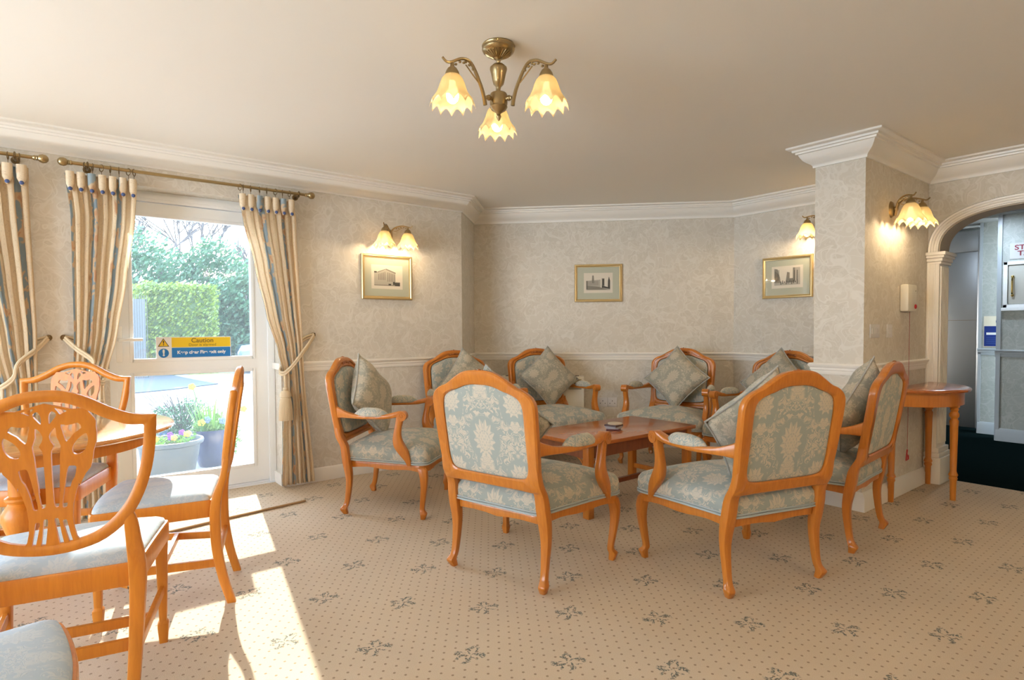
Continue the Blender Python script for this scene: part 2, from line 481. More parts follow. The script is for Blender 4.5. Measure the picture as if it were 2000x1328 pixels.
moulding('trim_3', [(XA, D2[1]), (XA, DO[0])], DADO, M_trim, 'short dado rail between the two glazed doors')
moulding('trim_4', [(XA, YS), (XA, D2[0])], DADO, M_trim, 'dado rail on the left wall beyond the second glazed door')
BASE = [(0, 0), (.018, 0), (.018, .078), (.012, .092), (.010, .098), (.004, .106), (0, .106)]
moulding('baseboard_left', [(XA, DO[1])] + PATH[1:5], BASE, M_trim, 'cream skirting board along the seating corner walls')
moulding('baseboard_middle', [(XA, D2[1]), (XA, DO[0])], BASE, M_trim, 'short skirting board between the two glazed doors')
moulding('baseboard_front', [(XA, YS), (XA, D2[0])], BASE, M_trim, 'skirting board on the left wall beyond the second glazed door')
moulding('baseboard_pillar', [(XF, YC), (XF, YP), (XP, YP), (XP, YC)], [(o * 1.6, z * 1.12) for o, z in BASE], M_trim, 'cream skirting board around the projecting pillar wall')
# reveal skirting and dado return of the door opening
b = B(); box(b, (XA - .19, DO[1] - .018, 0), (XA + .018, DO[1], .1)); struct('baseboard_reveal', b, M_trim, 'skirting return in the door reveal')
b = B(); box(b, (XA - .19, DO[1] - .02, .89), (XA + .02, DO[1], .94), .004); struct('trim_5', b, M_trim, 'dado return in the door reveal')
# arch casing: swept profile around the arch on the room face
def arch_casing():
    b = B(); w = .12; kk = .5
    prof = [(-.008, 0), (-.008, -.016), (.012, -.02), (.02, -.012), (.045, -.012), (.052, -.024), (.075, -.024), (.082, -.034), (.105, -.036), (w, -.02), (w, 0)]
    pts = arch_pts(AX0, AX1, ASP + .0, AR, 48); P = [Vector(p) for p in pts]; secs = []
    for i, p in enumerate(P):
        t = P[min(i + 1, len(P) - 1)] - P[max(i - 1, 0)]; t.normalize(); n = Vector((-t.y, t.x))
        if i in (0, len(P) - 1): n = Vector((-1 if i == 0 else 1, 0))
        secs.append([(p.x + n.x * o * kk, YC + d, p.y + n.y * o * kk) for o, d in prof])
    loft(b, secs); return struct('trim_6', b, M_trim, 'cream moulded casing around the archway', 35)
arch_casing()
b = B()
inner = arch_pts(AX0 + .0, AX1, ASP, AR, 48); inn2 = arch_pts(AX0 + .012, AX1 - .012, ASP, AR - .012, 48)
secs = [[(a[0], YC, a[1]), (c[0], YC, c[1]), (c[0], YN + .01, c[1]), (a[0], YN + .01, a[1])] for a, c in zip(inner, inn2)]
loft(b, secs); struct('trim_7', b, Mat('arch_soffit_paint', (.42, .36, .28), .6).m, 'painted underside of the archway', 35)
# pilasters
for side, (xo, xi, sx) in enumerate(((XP + .002, AX0, 1), (AX1 + .063, AX1, -1))):
    ten = thing('pilaster', ('left' if side == 0 else 'right') + ' fluted cream pilaster carrying the archway', 'pilaster', (xi, YC, 0)); ten['kind'] = 'structure'
    b = B(); X0, X1 = sorted((xo - xi, 0.0))
    box(b, (X0, -.028, .27), (X1, 0, 1.66)); 
    box(b, (X0 + .006, -.034, .27), (X0 + .018, -.02, 1.66), .003); box(b, (X1 - .018, -.034, .27), (X1 - .006, -.02, 1.66), .003)
    obj('front_board', b, M_trim, ten, 35)
    b = B(); yw = YN - YC + .03; n = 7
    x_a, x_b = (0, .012) if sx > 0 else (-.012, 0)
    box(b, (x_a, -.028, .27), (x_b, YN - YC, 1.66))
    for k in range(n):
        y0 = .0 + k * .026; xx = (x_b, x_b + .014) if sx > 0 else (x_a - .014, x_a)
        box(b, (xx[0], y0, .30), (xx[1], y0 + .013, 1.64), .003)
    box(b, (x_b if sx > 0 else x_a - .006, -.028, .27), (x_b + .006 if sx > 0 else x_a, -.008, 1.66)); 
    obj('fluted_board', b, M_trim, ten, 35)
    b = B(); lo, hi = X0 - .0, X1
    xe = (lambda d: (lo - (0 if sx > 0 else d), hi + (d if sx > 0 else 0)))
    for z0, z1, d in ((1.655, 1.675, .032), (1.675, 1.70, .042), (1.70, 1.72, .055), (1.72, 1.745, .066)):
        x0, x1 = xe(d); box(b, (x0, -.0 - d, z0), (x1, YN - YC + .005, z1), .006)
    obj('capital', b, M_trim, ten, 35)
    b = B()
    for z0, z1, d in ((0, .2, .052), (.2, .235, .043), (.235, .272, .034)):
        x0, x1 = xe(d); box(b, (x0, -d, z0), (x1, YN - YC + .004, z1), .006)
    obj('plinth', b, M_trim, ten, 35)

# ------------------------------------------------------------------ glazed doors
def glazed_door(name, y0, y1, zt, label, gy0, gy1, handle_y, xs=-4.72):
    X = xs
    root = thing(name, label, 'door', (X, y0, 0)); root['kind'] = 'structure'
    L = lambda y: y - y0
    b = B(); fw = .05
    for lo, hi in (((-.03, 0, 0), (.045, fw, zt)), ((-.03, L(y1) - fw, 0), (.045, L(y1), zt)), ((-.03, fw, zt - .07), (.045, L(y1) - fw, zt)), ((-.03, fw, 0), (.03, L(y1) - fw, .035))): box(b, lo, hi, .004)
    box(b, (.045, .2, zt - .05), (.055, L(y1) - .15, zt - .02), .003)
    obj('door_frame', b, M_upvc, root, 35)
    b = B(); a, c = fw, L(y1) - fw; g0, g1 = L(gy0), L(gy1)
    for z0, z1, ya, yb in ((.04, .167, a, c), (.892, .986, g0, g1), (1.98, zt - .075, a, c), (.167, 1.98, a, g0), (.167, 1.98, g1, c)):
        box(b, (-.02, ya, z0), (.035, yb, z1))
    for z0, z1 in ((.167, .892), (.986, 1.98)):
        for yy in (g0, g1): box(b, (-.005, yy - .012, z0 - .012), (.042, yy + .012, z1 + .012), .004)
        for zz in (z0, z1): box(b, (-.005, g0, zz - .012), (.042, g1, zz + .012), .004)
    obj('sash', b, M_upvc, root, 35)
    for z0, z1 in ((.167, .892), (.986, 1.98)):
        b = B(); box(b, (-.004, g0, z0), (.004, g1, z1)); obj('pane', b, M_glass, root, None)
    h = B(); hy = L(handle_y)
    box(h, (.035, hy - .018, .98), (.047, hy + .018, 1.22), .004)
    tube(h, [(.045, hy, 1.13), (.085, hy, 1.13)], .012); tube(h, [(.085, hy - .005, 1.13), (.088, hy + .13, 1.13)], .011)
    ob = obj('handle', h, Mat('white_handle', (.92, .93, .92), .25).m, root)
    h = B(); box(h, (-.05, 0, -.02), (.055, L(y1), .022), .004); obj('threshold', h, M_upvc, root)
    return root
door1 = glazed_door('door_1', DO[0], DO[1] - .002, DO[2], 'white framed glazed fire exit door with split panes and a warning sign', .416, 1.19, .345)
# second opening: pair of doors
b = thing('door_2', 'white framed glazed door mostly hidden behind the left curtain', 'door', (-4.72, D2[0], 0)); b['kind'] = 'structure'
d2 = b; bb = B(); w = D2[1] - D2[0]
for lo, hi in (((-.03, 0, 0), (.045, .05, 2.14)), ((-.03, w - .05, 0), (.045, w, 2.14)), ((-.03, 0, 2.07), (.045, w, 2.14)), ((-.03, w / 3 - .04, 0), (.045, w / 3 + .04, 2.14)), ((-.03, 2 * w / 3 - .04, 0), (.045, 2 * w / 3 + .04, 2.14)), ((-.03, 0, 0), (.045, w, .1))): box(bb, lo, hi, .004)
obj('door_frame', bb, M_upvc, d2, 35)
for y0, y1 in ((.05, w / 3 - .04), (w / 3 + .04, 2 * w / 3 - .04), (2 * w / 3 + .04, w - .05)):
    bb = B(); 
    for lo, hi in (((-.02, y0, .1), (.03, y0 + .07, 2.07)), ((-.02, y1 - .07, .1), (.03, y1, 2.07)), ((-.02, y0, .1), (.03, y1, .18)), ((-.02, y0, 1.99), (.03, y1, 2.07)), ((-.02, y0, .89), (.03, y1, .98))): box(bb, lo, hi)
    obj('sash', bb, M_upvc, d2, 35)
    bb = B(); box(bb, (-.004, y0 + .07, .18), (.004, y1 - .07, .89)); box(bb, (-.004, y0 + .07, .98), (.004, y1 - .07, 1.99)); obj('pane', bb, M_glass, d2, None)

# warning sign on glass
sg = thing('warning_sign', 'yellow and blue caution fire exit sign stuck on the door glass', 'sign', (-4.713, .80, 1.068), R(90))
# local: x -> world y ; -y -> world +x
b = B(); box(b, (-.24, -.003, -.077), (.24, 0, .077)); obj('backing', b, Mat('sign_white', (.85, .85, .85), .4).m, sg, None)
b = B(); box(b, (-.145, -.005, .004), (.235, -.003, .072)); obj('yellow_panel', b, Mat('sign_yellow', (.85, .58, .02), .4).m, sg, None)
b = B(); box(b, (-.145, -.005, -.068), (.235, -.003, .0)); obj('blue_panel', b, Mat('sign_blue', (.01, .20, .55), .4).m, sg, None)
tM = lambda x, z: frameM((x, -.0055, z), (1, 0, 0), (0, 0, 1), (0, -1, 0))
M_ink = Mat('sign_black', (.02, .02, .02), .5).m; M_inkbr = Mat('sign_brown_ink', (.22, .15, .02), .5).m; M_signw = bpy.data.materials['sign_white']
obj('lettering', place_bm(text_bm('Caution', .045, bold=.0008), tM(.05, .05)), M_inkbr, sg, None)
obj('lettering', place_bm(text_bm('Door is alarmed', .027), tM(.05, .019)), M_inkbr, sg, None)
obj('lettering', place_bm(text_bm('Keep clear Fire exit only', .0315, bold=.0012), tM(.045, -.034)), M_signw, sg, None)
b = B(); prism(b, [(-.035, -.028), (.035, -.028), (0, .03)], lambda x, z, y: (x - .195, y, z + .038), -.0045, -.003); o = obj('warning_triangle', b, M_ink, sg, None)
b = B(); prism(b, [(-.028, -.024), (.028, -.024), (0, .023)], lambda x, z, y: (x - .195, y, z + .038), -.006, -.0045); obj('triangle_face', b, bpy.data.materials['sign_yellow'], o, None)
obj('exclamation_mark', place_bm(text_bm('!', .045, bold=.001), tM(-.195, .034) @ Matrix.Translation((0, 0, .001))), M_ink, o, None)
b = B(); lathe(b, [(.032, 0), (.032, .0015)], n=32); place_bm(b, frameM((-.195, -.003, -.036), (1, 0, 0), (0, 0, 1), (0, -1, 0))); o = obj('mandatory_disc', b, bpy.data.materials['sign_blue'], sg, None)
obj('exclamation_mark', place_bm(text_bm('!', .06, bold=.003), tM(-.195, -.036)), M_signw, o, None)

# ------------------------------------------------------------------ mat at the door
b = B(); prism(b, catmull([(-4.03, 1.345), (-4.69, 1.335), (-4.69, .0), (-3.85, .0), (-3.90, .45), (-3.968, .86)], 1, True), lambda x, y, z: (x, y, z), .0005, .012)
matt = obj('door_mat', b, M_carpet, None, 30); tag(matt, 'loose piece of sprigged carpet laid in front of the glazed door', 'mat')
b = B(); tube(b, [(-4.03, 1.345, .009), (-3.968, .86, .009), (-3.90, .45, .009), (-3.85, .0, .009)], .007); obj('bound_edge', b, Mat('binding', (.42, .27, .13), .8).m, matt)

# ------------------------------------------------------------------ ARMCHAIR
OUT = [(0, 1.0), (.05, .999), (.10, .988), (.15, .962), (.20, .932), (.245, .915), (.28, .892), (.298, .86), (.300, .81), (.296, .70), (.290, .60), (.284, .53), (.280, .48), (.268, .457), (.15, .457), (0, .457)]
INN = [(0, .935), (.045, .934), (.09, .926), (.135, .910), (.18, .896), (.21, .881), (.227, .862), (.234, .835), (.236, .80), (.235, .70), (.234, .60), (.230, .555), (.216, .524), (.18, .513), (.12, .510), (0, .509)]
def lean(z): return -.018 - .105 * max(0, (z - .42) / .58) ** .75 if z > .42 else -.018
def mirror_loop(h): return h + [(-x, z) for x, z in reversed(h[1:-1])]
def full_loops(k=3):
    o = catmull(mirror_loop(OUT), k, True); i = catmull(mirror_loop(INN), k, True); return o, i
def back_frame_bm():
    b = B(); o, i = full_loops(4)
    prof = [(0, -.013), (0, .008), (.10, .019), (.30, .023), (.42, .021), (.47, .013), (.60, .012), (.66, .018), (.85, .018), (1, .006), (1, -.014), (.88, -.02), (.12, -.02)]
    loft(b, [[(a[0] + (c[0] - a[0]) * s, lean(a[1] + (c[1] - a[1]) * s) + d, a[1] + (c[1] - a[1]) * s) for s, d in prof] for a, c in zip(o, i)], closed=True)
    return b
def pad_bm(sign, depth):
    b = B(); _, i = full_loops(2); cz = .72; rows = []
    for s, h in ((1.0, 0), (.985, .45), (.94, .78), (.85, .95), (.65, 1.02), (.4, 1.05), (.15, 1.06)):
        rows.append([b.verts.new((x * s, lean(cz + (z - cz) * s) + sign * (.006 + depth * h), cz + (z - cz) * s)) for x, z in i])
    n = len(i)
    for a, c in zip(rows, rows[1:]):
        for j in range(n): b.faces.new((a[j], a[(j + 1) % n], c[(j + 1) % n], c[j]))
    b.faces.new(rows[-1]); return b
def seat_outline(off=0, bow=1.0):
    hx = [(0, .0), (.14, -.004), (.232, .0), (.252, .035), (.272, .14), (.295, .25), (.322, .36), (.352, .455), (.368, .505), (.352, .547), (.30, .563), (.20, .572), (.1, .585), (0, .592)]
    cx, cy = 0, .29; out = []
    for x, y in mirror_loop(hx):
        d = Vector((x - cx, y - cy)); L = d.length; d = d * ((L + off) / L); out.append((cx + d.x, cy + d.y))
    return catmull(out, 2, True)
def layered(rows_spec, fn, capb=True):
    b = B(); rows = []
    for off, z in rows_spec: rows.append([(x, y, z(x, y) if callable(z) else z) for x, y in fn(off)])
    loft(b, rows); return b
def armchair_parts():
    P = {}
    P['back_frame'] = mesh_from(back_frame_bm(), 'back_frame', M_wood)
    b = B()
    for k in range(-3, 4):
        ball(b, (k * .017, lean(.97) + .016, .972 - abs(k) * .004), .011, 8, (1, .8, 1.2 if k % 2 else .8))
    for k in range(-2, 3): ball(b, (k * .02, lean(1.0), 1.001 - abs(k) * .0035), .008, 8, (1.2, 1.2, .7))
    P['carving'] = mesh_from(b, 'carving', M_carve)
    P['back_panel'] = mesh_from(pad_bm(-1, .006), 'back_panel', M_fab, 60)
    P['back_cushion'] = mesh_from(pad_bm(1, .034), 'back_cushion', M_fab, 60)
    _, i = full_loops(2); b = B()
    tube(b, [(x * .975, lean(z) + .022, .72 + (z - .72) * .975) for x, z in i], .0045, 6, True); P['piping'] = mesh_from(b, 'piping', M_pipe)
    dome = lambda base, amp: (lambda x, y: base + amp * max(0, 1 - (x / .36) ** 2) * max(0, 1 - ((y - .3) / .36) ** 2))
    spec = [(-.02, .338), (.004, .342), (.010, .365), (.014, .392), (.010, .418), (-.008, .440), (-.04, dome(.448, .018)), (-.09, dome(.452, .034)), (-.16, dome(.454, .044)), (-.24, dome(.455, .048))]
    P['seat'] = mesh_from(layered(spec, lambda o: seat_outline(o)), 'seat', M_fab, 70)
    b = B(); tube(b, [(x, y, .349) for x, y in seat_outline(.012)], .0055, 6, True); tube(b, [(x, y, .361) for x, y in seat_outline(.013)], .004, 6, True)
    P['seat_piping'] = mesh_from(b, 'seat_piping', M_pipe)
    b = B(); wave = lambda x, y: .297 + .012 * abs(sin(x * 11)) * (1 if (y < .03 or y > .53) else 0) + (.010 * sin((y) * 11) ** 2 if .03 <= y <= .53 else 0)
    rows = [[(x, y, .341) for x, y in seat_outline(-.075)], [(x, y, .341) for x, y in seat_outline(-.004)], [(x, y, .330) for x, y in seat_outline(.0)], [(x, y, wave(x, y)) for x, y in seat_outline(-.003)], [(x, y, wave(x, y)) for x, y in seat_outline(-.03)], [(x, y, .335) for x, y in seat_outline(-.04)], [(x, y, .336) for x, y in seat_outline(-.072)]]
    loft(b, rows, True); P['seat_rail'] = mesh_from(b, 'seat_rail', M_wood)
    for s in (-1, 1):
        b = B(); sweep_sq(b, [(s * .330, .508, .342, .055, .055), (s * .343, .522, .315, .056, .056), (s * .352, .533, .27, .05, .05), (s * .351, .533, .20, .041, .041), (s * .343, .523, .12, .034, .034), (s * .337, .517, .06, .031, .031), (s * .346, .528, .036, .040, .042), (s * .343, .524, .012, .033, .033), (s * .341, .522, 0, .029, .029)], e=.42)
        ball(b, (s * .358, .545, .30), .016, 8, (.8, .8, 1.6)); ball(b, (s * .346, .55, .27), .009, 8, (.8, .8, 1.6)); ball(b, (s * .366, .535, .27), .009, 8, (.8, .8, 1.6))
        P['front_leg%d' % s] = mesh_from(b, 'front_leg', M_wood)
        b = B(); sweep_sq(b, [(s * .262, lean(.58) - .002, .58, .048, .036), (s * .261, lean(.5) - .002, .50, .056, .044), (s * .263, -.012, .44, .056, .046), (s * .266, .0, .37, .058, .050), (s * .268, .010, .31, .056, .048), (s * .268, .020, .23, .045, .040), (s * .268, .012, .13, .035, .034), (s * .270, -.0, .065, .032, .033), (s * .277, -.016, .036, .040, .044), (s * .272, -.010, .012, .034, .036), (s * .269, -.006, 0, .028, .030)], e=.42)
        P['rear_leg%d' % s] = mesh_from(b, 'rear_leg', M_wood)
        b = B(); sweep_sq(b, [(s * .262, lean(.66) + .005, .660, .036, .088), (s * .280, -.02, .652, .038, .056), (s * .310, .05, .643, .044, .034), (s * .342, .16, .640, .054, .028), (s * .356, .29, .645, .054, .030), (s * .360, .345, .655, .048, .036), (s * .360, .385, .663, .044, .040), (s * .360, .41, .660, .040, .038)], 'xz')
        n = 14; loft(b, [[(s * .360 + dx, .402 + .031 * cos(2 * pi * j / n), .651 + .031 * sin(2 * pi * j / n)) for j in range(n)] for dx in (-.025, .025)])
        for dx in (-.025, .025):
            tube(b, [(s * .360 + dx, .402 + (.021 - .0016 * q) * cos(q * .75), .653 + (.021 - .0016 * q) * sin(q * .75)) for q in range(12)], .0032, 6)
        sweep_sq(b, [(s * .360, .390, .645, .042, .050), (s * .360, .380, .60, .040, .044), (s * .359, .370, .55, .042, .046), (s * .358, .370, .50, .046, .060), (s * .358, .386, .455, .048, .076), (s * .358, .410, .415, .044, .068), (s * .358, .434, .37, .034, .040), (s * .357, .443, .338, .030, .028)])
        P['arm%d' % s] = mesh_from(b, 'arm', M_wood)
        b = B(); rows = []
        for t in range(13):
            q = t / 12; yy = .075 + .245 * q; w = max(.05, 1 - abs(2 * q - 1) ** 3.2); xc = s * (.318 + .035 * min(1, q * 1.6))
            rows.append([(xc + .035 * w * cos(a), yy, .650 + (.050 if sin(a) > 0 else .008) * w * sin(a) * (1)) for a in [2 * pi * j / 12 for j in range(12)]])
        loft(b, rows); P['arm_pad%d' % s] = mesh_from(b, 'arm_pad', M_fab, 70)
    return P
AP = armchair_parts()
def armchair(pose, label):
    x, y, t = pose
    r = thing('armchair', label, 'armchair', (x, y, 0), t - pi / 2, 'carved armchairs around the coffee table')
    f = obj('back_frame', AP['back_frame'], None, r); obj('carving', AP['carving'], None, f)
    obj('back_panel', AP['back_panel'], None, r)
    c = obj('back_cushion', AP['back_cushion'], None, r); obj('piping', AP['piping'], None, c)
    s = obj('seat', AP['seat'], None, r); obj('piping', AP['seat_piping'], None, s)
    obj('seat_rail', AP['seat_rail'], None, r)
    for k in (-1, 1):
        obj('leg', AP['front_leg%d' % k], None, r); obj('leg', AP['rear_leg%d' % k], None, r)
        a = obj('arm', AP['arm%d' % k], None, r); obj('arm_pad', AP['arm_pad%d' % k], None, a)
    return r
d_ = R
POSES = {
 'A': ((-3.797, 1.655, d_(46)), 'wooden armchair seen side on nearest the curtained door'),
 'B': ((-4.30, 2.80, d_(-8)), 'wooden armchair against the short return wall, left of the storage heater'),
 'C': ((-4.152, 3.622, d_(-15.6)), 'wooden armchair directly in front of the white storage heater'),
 'D': ((-3.255, 4.516, d_(-72.9)), 'wooden armchair facing us right of the wall sockets'),
 'E': ((-2.313, 4.566, d_(-89)), 'wooden armchair half hidden behind the pillar, under the right-hand picture'),
 'F': ((-2.205, 1.637, d_(105.2)), 'left of the two near armchairs with its back to us, back panel looking pale blue'),
 'G': ((-1.333, 2.572, d_(163.9)), 'right of the two near armchairs with its back to us, turned left to the table'),
 'H': ((-1.311, 3.544, d_(185.1)), 'wooden armchair beside the pillar in front of the half round side table'),
}
CH = {k: armchair(p, l) for k, (p, l) in POSES.items()}
for o in CH.values(): pass

# ------------------------------------------------------------------ CUSHIONS
def pillow_mesh(seed):
    rnd = random.Random(seed); ph = [rnd.uniform(0, 6) for _ in range(6)]
    b = B(); N = 18; S = .215; T = .084
    def pt(i, j, sg):
        u, v = i / N * 2 - 1, j / N * 2 - 1
        x = S * u * (1 - .09 * (1 - v * v)); y = S * v * (1 - .09 * (1 - u * u))
        h = (max(0, (1 - u ** 4) * (1 - v ** 4))) ** .62
        w = .10 * sin(7 * u + 3 * v + ph[0]) * (abs(u) + abs(v)) * .6 + .05 * sin(15 * (u - v) + ph[1]) * abs(u * v)
        return (x, y, sg * T * h * (1 + w))
    g = {}
    for i in range(N + 1):
        for j in range(N + 1):
            e = i in (0, N) or j in (0, N)
            g[i, j, 1] = b.verts.new(pt(i, j, 1)); g[i, j, -1] = g[i, j, 1] if e else b.verts.new(pt(i, j, -1))
    for i in range(N):
        for j in range(N):
            for sg in (1, -1):
                b.faces.new((g[i, j, sg], g[i + 1, j, sg], g[i + 1, j + 1, sg], g[i, j + 1, sg]))
    edge = [pt(i, 0, 1) for i in range(N)] + [pt(N, j, 1) for j in range(N)] + [pt(N - i, N, 1) for i in range(N)] + [pt(0, N - j, 1) for j in range(N)]
    p = B(); tube(p, edge, .005, 6, True)
    return mesh_from(b, 'cushion', M_fabc, 80), mesh_from(p, 'piping', Mat('cushion_piping', (.40, .39, .35), .8).m)
PM = [pillow_mesh(s) for s in (1, 2, 3)]
def cushion(key, label, dx=0, dy=.085, dz=.735, roll=0, leanv=17, yaw=0):
    me, pe = PM[ord(key) % 3]
    o = bpy.data.objects.new('cushion', me); COL.objects.link(o)
    tag(o, label, 'cushion', 'damask scatter cushions on the armchairs')
    (x, y, t), _ = POSES[key]
    C = Matrix.Translation((x, y, 0)) @ Matrix.Rotation(t - pi / 2, 4, 'Z')
    Lm = Matrix.Translation((dx, dy, dz)) @ Matrix.Rotation(R(yaw), 4, 'Z') @ Matrix.Rotation(R(90 + leanv), 4, 'X') @ Matrix.Rotation(R(45 + roll), 4, 'Z')
    o.matrix_world = C @ Lm
    p = bpy.data.objects.new('piping', pe); COL.objects.link(p); p.parent = o
cushion('A', 'damask cushion seen edge-on, on the armchair nearest the curtained door', dx=.0, yaw=-6, roll=-4)
cushion('B', 'damask cushion leaning toward the right on the armchair by the short return wall', dx=-.06, roll=-6)
cushion('C', 'creased damask cushion on the armchair in front of the storage heater', dx=-.04, roll=5)
cushion('D', 'large diamond-set cushion in full view on the armchair right of the sockets', dx=0, roll=-3)
cushion('E', 'damask cushion on the armchair half hidden by the pillar', dx=.01, roll=0)
cushion('F', 'cushion mostly hidden behind the left near armchair back, corner showing by its arm', dx=-.03, roll=5, dz=.728)
cushion('G', 'cushion mostly hidden behind the right near armchair back, corner poking out at its left', dx=-.04, roll=-9, dz=.725)
cushion('H', 'damask cushion seen from the side on the armchair beside the pillar', dx=-.03, roll=3, dy=.05)

# ------------------------------------------------------------------ COFFEE TABLE
ct = thing('coffee_table', 'low rectangular polished reddish wooden coffee table amid the armchairs', 'table', (-2.80, 3.115, 0))
b = B(); box(b, (-.30, -.56, .455), (.30, .56, .48), .005); obj('table_top', b, M_top, ct)
b = B()
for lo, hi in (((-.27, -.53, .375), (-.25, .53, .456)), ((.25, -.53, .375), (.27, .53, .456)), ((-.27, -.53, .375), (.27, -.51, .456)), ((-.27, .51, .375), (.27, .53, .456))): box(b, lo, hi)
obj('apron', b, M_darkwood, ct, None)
for sx in (-1, 1):
    for sy in (-1, 1):
        b = B(); boxc(b, (sx * .255, sy * .51, .228), (.05, .05, .456), .003); obj('leg', b, M_wood, ct)
        # fretwork brackets
        b = B()
        for k in range(2):
            pts = []
            for q in range(9):
                a = q / 8 * pi / 2; pts.append((.085 * (1 - sin(a)), -.085 * (1 - cos(a))))
            if k == 0: T3 = lambda u, v: (sx * (.23 - u), sy * .521, .377 + v)
            else: T3 = lambda u, v: (sx * .262, sy * (.485 - u), .377 + v)
            tube(b, [T3(u, v) for u, v in pts], .004, 6)
            tube(b, [T3(0, 0), T3(.028, -.028)], .003, 5)
            tube(b, [T3(0, -.04), T3(.03, -.03), T3(.04, 0)], .0028, 5); tube(b, [T3(.0, -.06), T3(.012, -.05), T3(.012, -.012), T3(.05, -.012), T3(.06, 0)], .0028, 5)
        obj('bracket', b, M_wood, ct)
for sy in (-1, 1):
    b = B(); box(b, (-.23, sy * .51 - .012, .08), (.23, sy * .51 + .012, .115), .002); obj('stretcher', b, M_wood, ct)
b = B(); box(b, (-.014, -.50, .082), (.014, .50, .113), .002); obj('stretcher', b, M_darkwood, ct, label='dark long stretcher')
# coasters
cols = [((.10, .03, .04), 'dark red square coaster at the bottom of the stack on the coffee table'), ((.42, .40, .42), 'pale grey square coaster, second from the bottom of the stack'), ((.38, .38, .40), 'grey square coaster in the middle of the stack'), ((.08, .04, .04), 'dark brown square coaster, second from the top of the stack'), ((.62, .50, .36), 'beige round coaster lying on top of the stack')]
z = .481
for k, (c, l) in enumerate(cols):
    b = B(); h = .009
    if k < 4:
        boxc(b, (0, 0, h / 2), (.095, .095, h), .0015)
    else: lathe(b, [(.0, 0), (.05, 0), (.052, h / 2), (.05, h), (0, h)], n=28)
    o = obj('coaster', b, Mat('coaster_%d' % k, c, .4).m, None); tag(o, l, 'coaster', 'stack of coasters on the coffee table')
    o.location = (-2.745 + random.uniform(-.008, .008), 3.07 + random.uniform(-.01, .01), z); o.rotation_euler = (0, 0, R(random.uniform(-25, 25) + 30)); z += h + .0003

# ------------------------------------------------------------------ HALF ROUND SIDE TABLE
dt = thing('side_table', 'half round wooden side table with turned legs against the pillar wall', 'table', (XP + .032, 4.81, 0))
def half_disc(rx, ry, n=32): return [(rx * sin(pi * k / n), -ry * cos(pi * k / n)) for k in range(n + 1)]
b = B()
rows = [[(x, y, z) for x, y in half_disc(.345 + o, .425 + o)] for o, z in ((-.02, .745), (-.004, .748), (.0, .757), (-.006, .765), (-.02, .770))]
loft(b, rows); obj('table_top', b, M_top, dt)
b = B(); A_ = half_disc(.305, .385); C_ = half_disc(.285, .365)
loft(b, [[(x, y, .655) for x, y in A_], [(x, y, .746) for x, y in A_]]); obj('apron', b, M_wood, dt)
TL = [(.0, 0), (.017, 0), (.017, .0), (.019, .09), (.020, .135), (.026, .15), (.022, .162), (.028, .175), (.022, .19), (.019, .20), (.024, .50), (.027, .545), (.019, .56), (.028, .575), (.030, .59), (.020, .61), (.026, .622), (.018, .64), (.024, .655), (.026, .66)]
for lx, ly in ((.01, -.365), (.01, .365), (.262, 0)):
    b = B(); lathe(b, TL, (lx, ly, 0), 16)
    if lx > .1: boxc(b, (lx, ly, .68), (.052, .052, .09), .004)
    obj('leg', b, M_wood2 if lx > .1 else M_wood, dt)

# ------------------------------------------------------------------ DINING CHAIR (shield back)
SOUT = [(0, 1.022), (.05, 1.017), (.10, .998), (.15, .968), (.20, .945), (.24, .937), (.267, .936), (.268, .925), (.264, .85), (.252, .77), (.228, .69), (.190, .62), (.13, .567), (.07, .545), (0, .537)]
SINN = [(0, .990), (.046, .985), (.09, .966), (.135, .938), (.185, .915), (.215, .909), (.234, .908), (.236, .895), (.232, .85), (.222, .78), (.200, .71), (.166, .648), (.115, .597), (.06, .575), (0, .568)]
def sl(z): return -.035 - .065 * (z - .5) / .5
def px2l(pts):  # traced outline, image px -> local (x,z)
    out = []
    for x, y in pts:
        cx = 95.6 + max(0, (y - 830)) * .032
        out.append(((x - cx) / 715.0, 1.022 - (y - 760) / 655.0))
    return out
t1 = lambda l: [(x / 4.918, 690 + y / 4.918) for x, y in l]
t2 = lambda l: [(x / 5.556, 880 + y / 5.556) for x, y in l]
s_out = px2l(t1([(700, 430), (800, 520), (868, 612), (885, 650), (883, 700), (890, 760), (885, 850), (860, 940), (855, 1000), (835, 1090), (790, 1150), (760, 1210), (742, 1260)]) + t2([(832, 330), (800, 430), (772, 560), (765, 700), (775, 830), (800, 930), (860, 1010), (880, 1100)]))
holes = [px2l(t1(h)) for h in (
 [(552, 508), (600, 522), (655, 540), (620, 555), (592, 568), (575, 540)],
 [(530, 538), (555, 550), (563, 578), (540, 612), (505, 655), (500, 620), (503, 580), (515, 550)],
 [(595, 665), (640, 674), (690, 668), (735, 658), (764, 705), (700, 755), (640, 828), (618, 780), (603, 720)],
 [(800, 758), (815, 800), (815, 840), (803, 890), (770, 938), (722, 958), (688, 935), (686, 885), (715, 830), (755, 788)])]
holes.append(px2l(t1([(552, 690), (560, 780), (590, 862), (582, 960), (580, 1100), (572, 1300)]) + t2([(655, 350), (642, 545), (625, 577), (605, 570), (592, 520), (582, 300), (578, 100)]) + t1([(512, 910), (535, 862), (510, 820), (498, 770), (518, 720)])))
holes.append(px2l(t1([(655, 1062), (685, 1062), (716, 1076), (700, 1170)]) + t2([(765, 310), (730, 450), (716, 575), (695, 592), (670, 580), (678, 480), (700, 330)]) + t1([(625, 1180), (640, 1090)])))
holes.append(px2l(t2([(592, 715), (612, 700), (634, 712), (655, 860), (688, 1040), (672, 1055), (650, 1045), (620, 900)])))
holes.append(px2l(t2([(668, 740), (690, 726), (710, 735), (735, 860), (772, 1010), (760, 1030), (742, 1025), (700, 880)])))
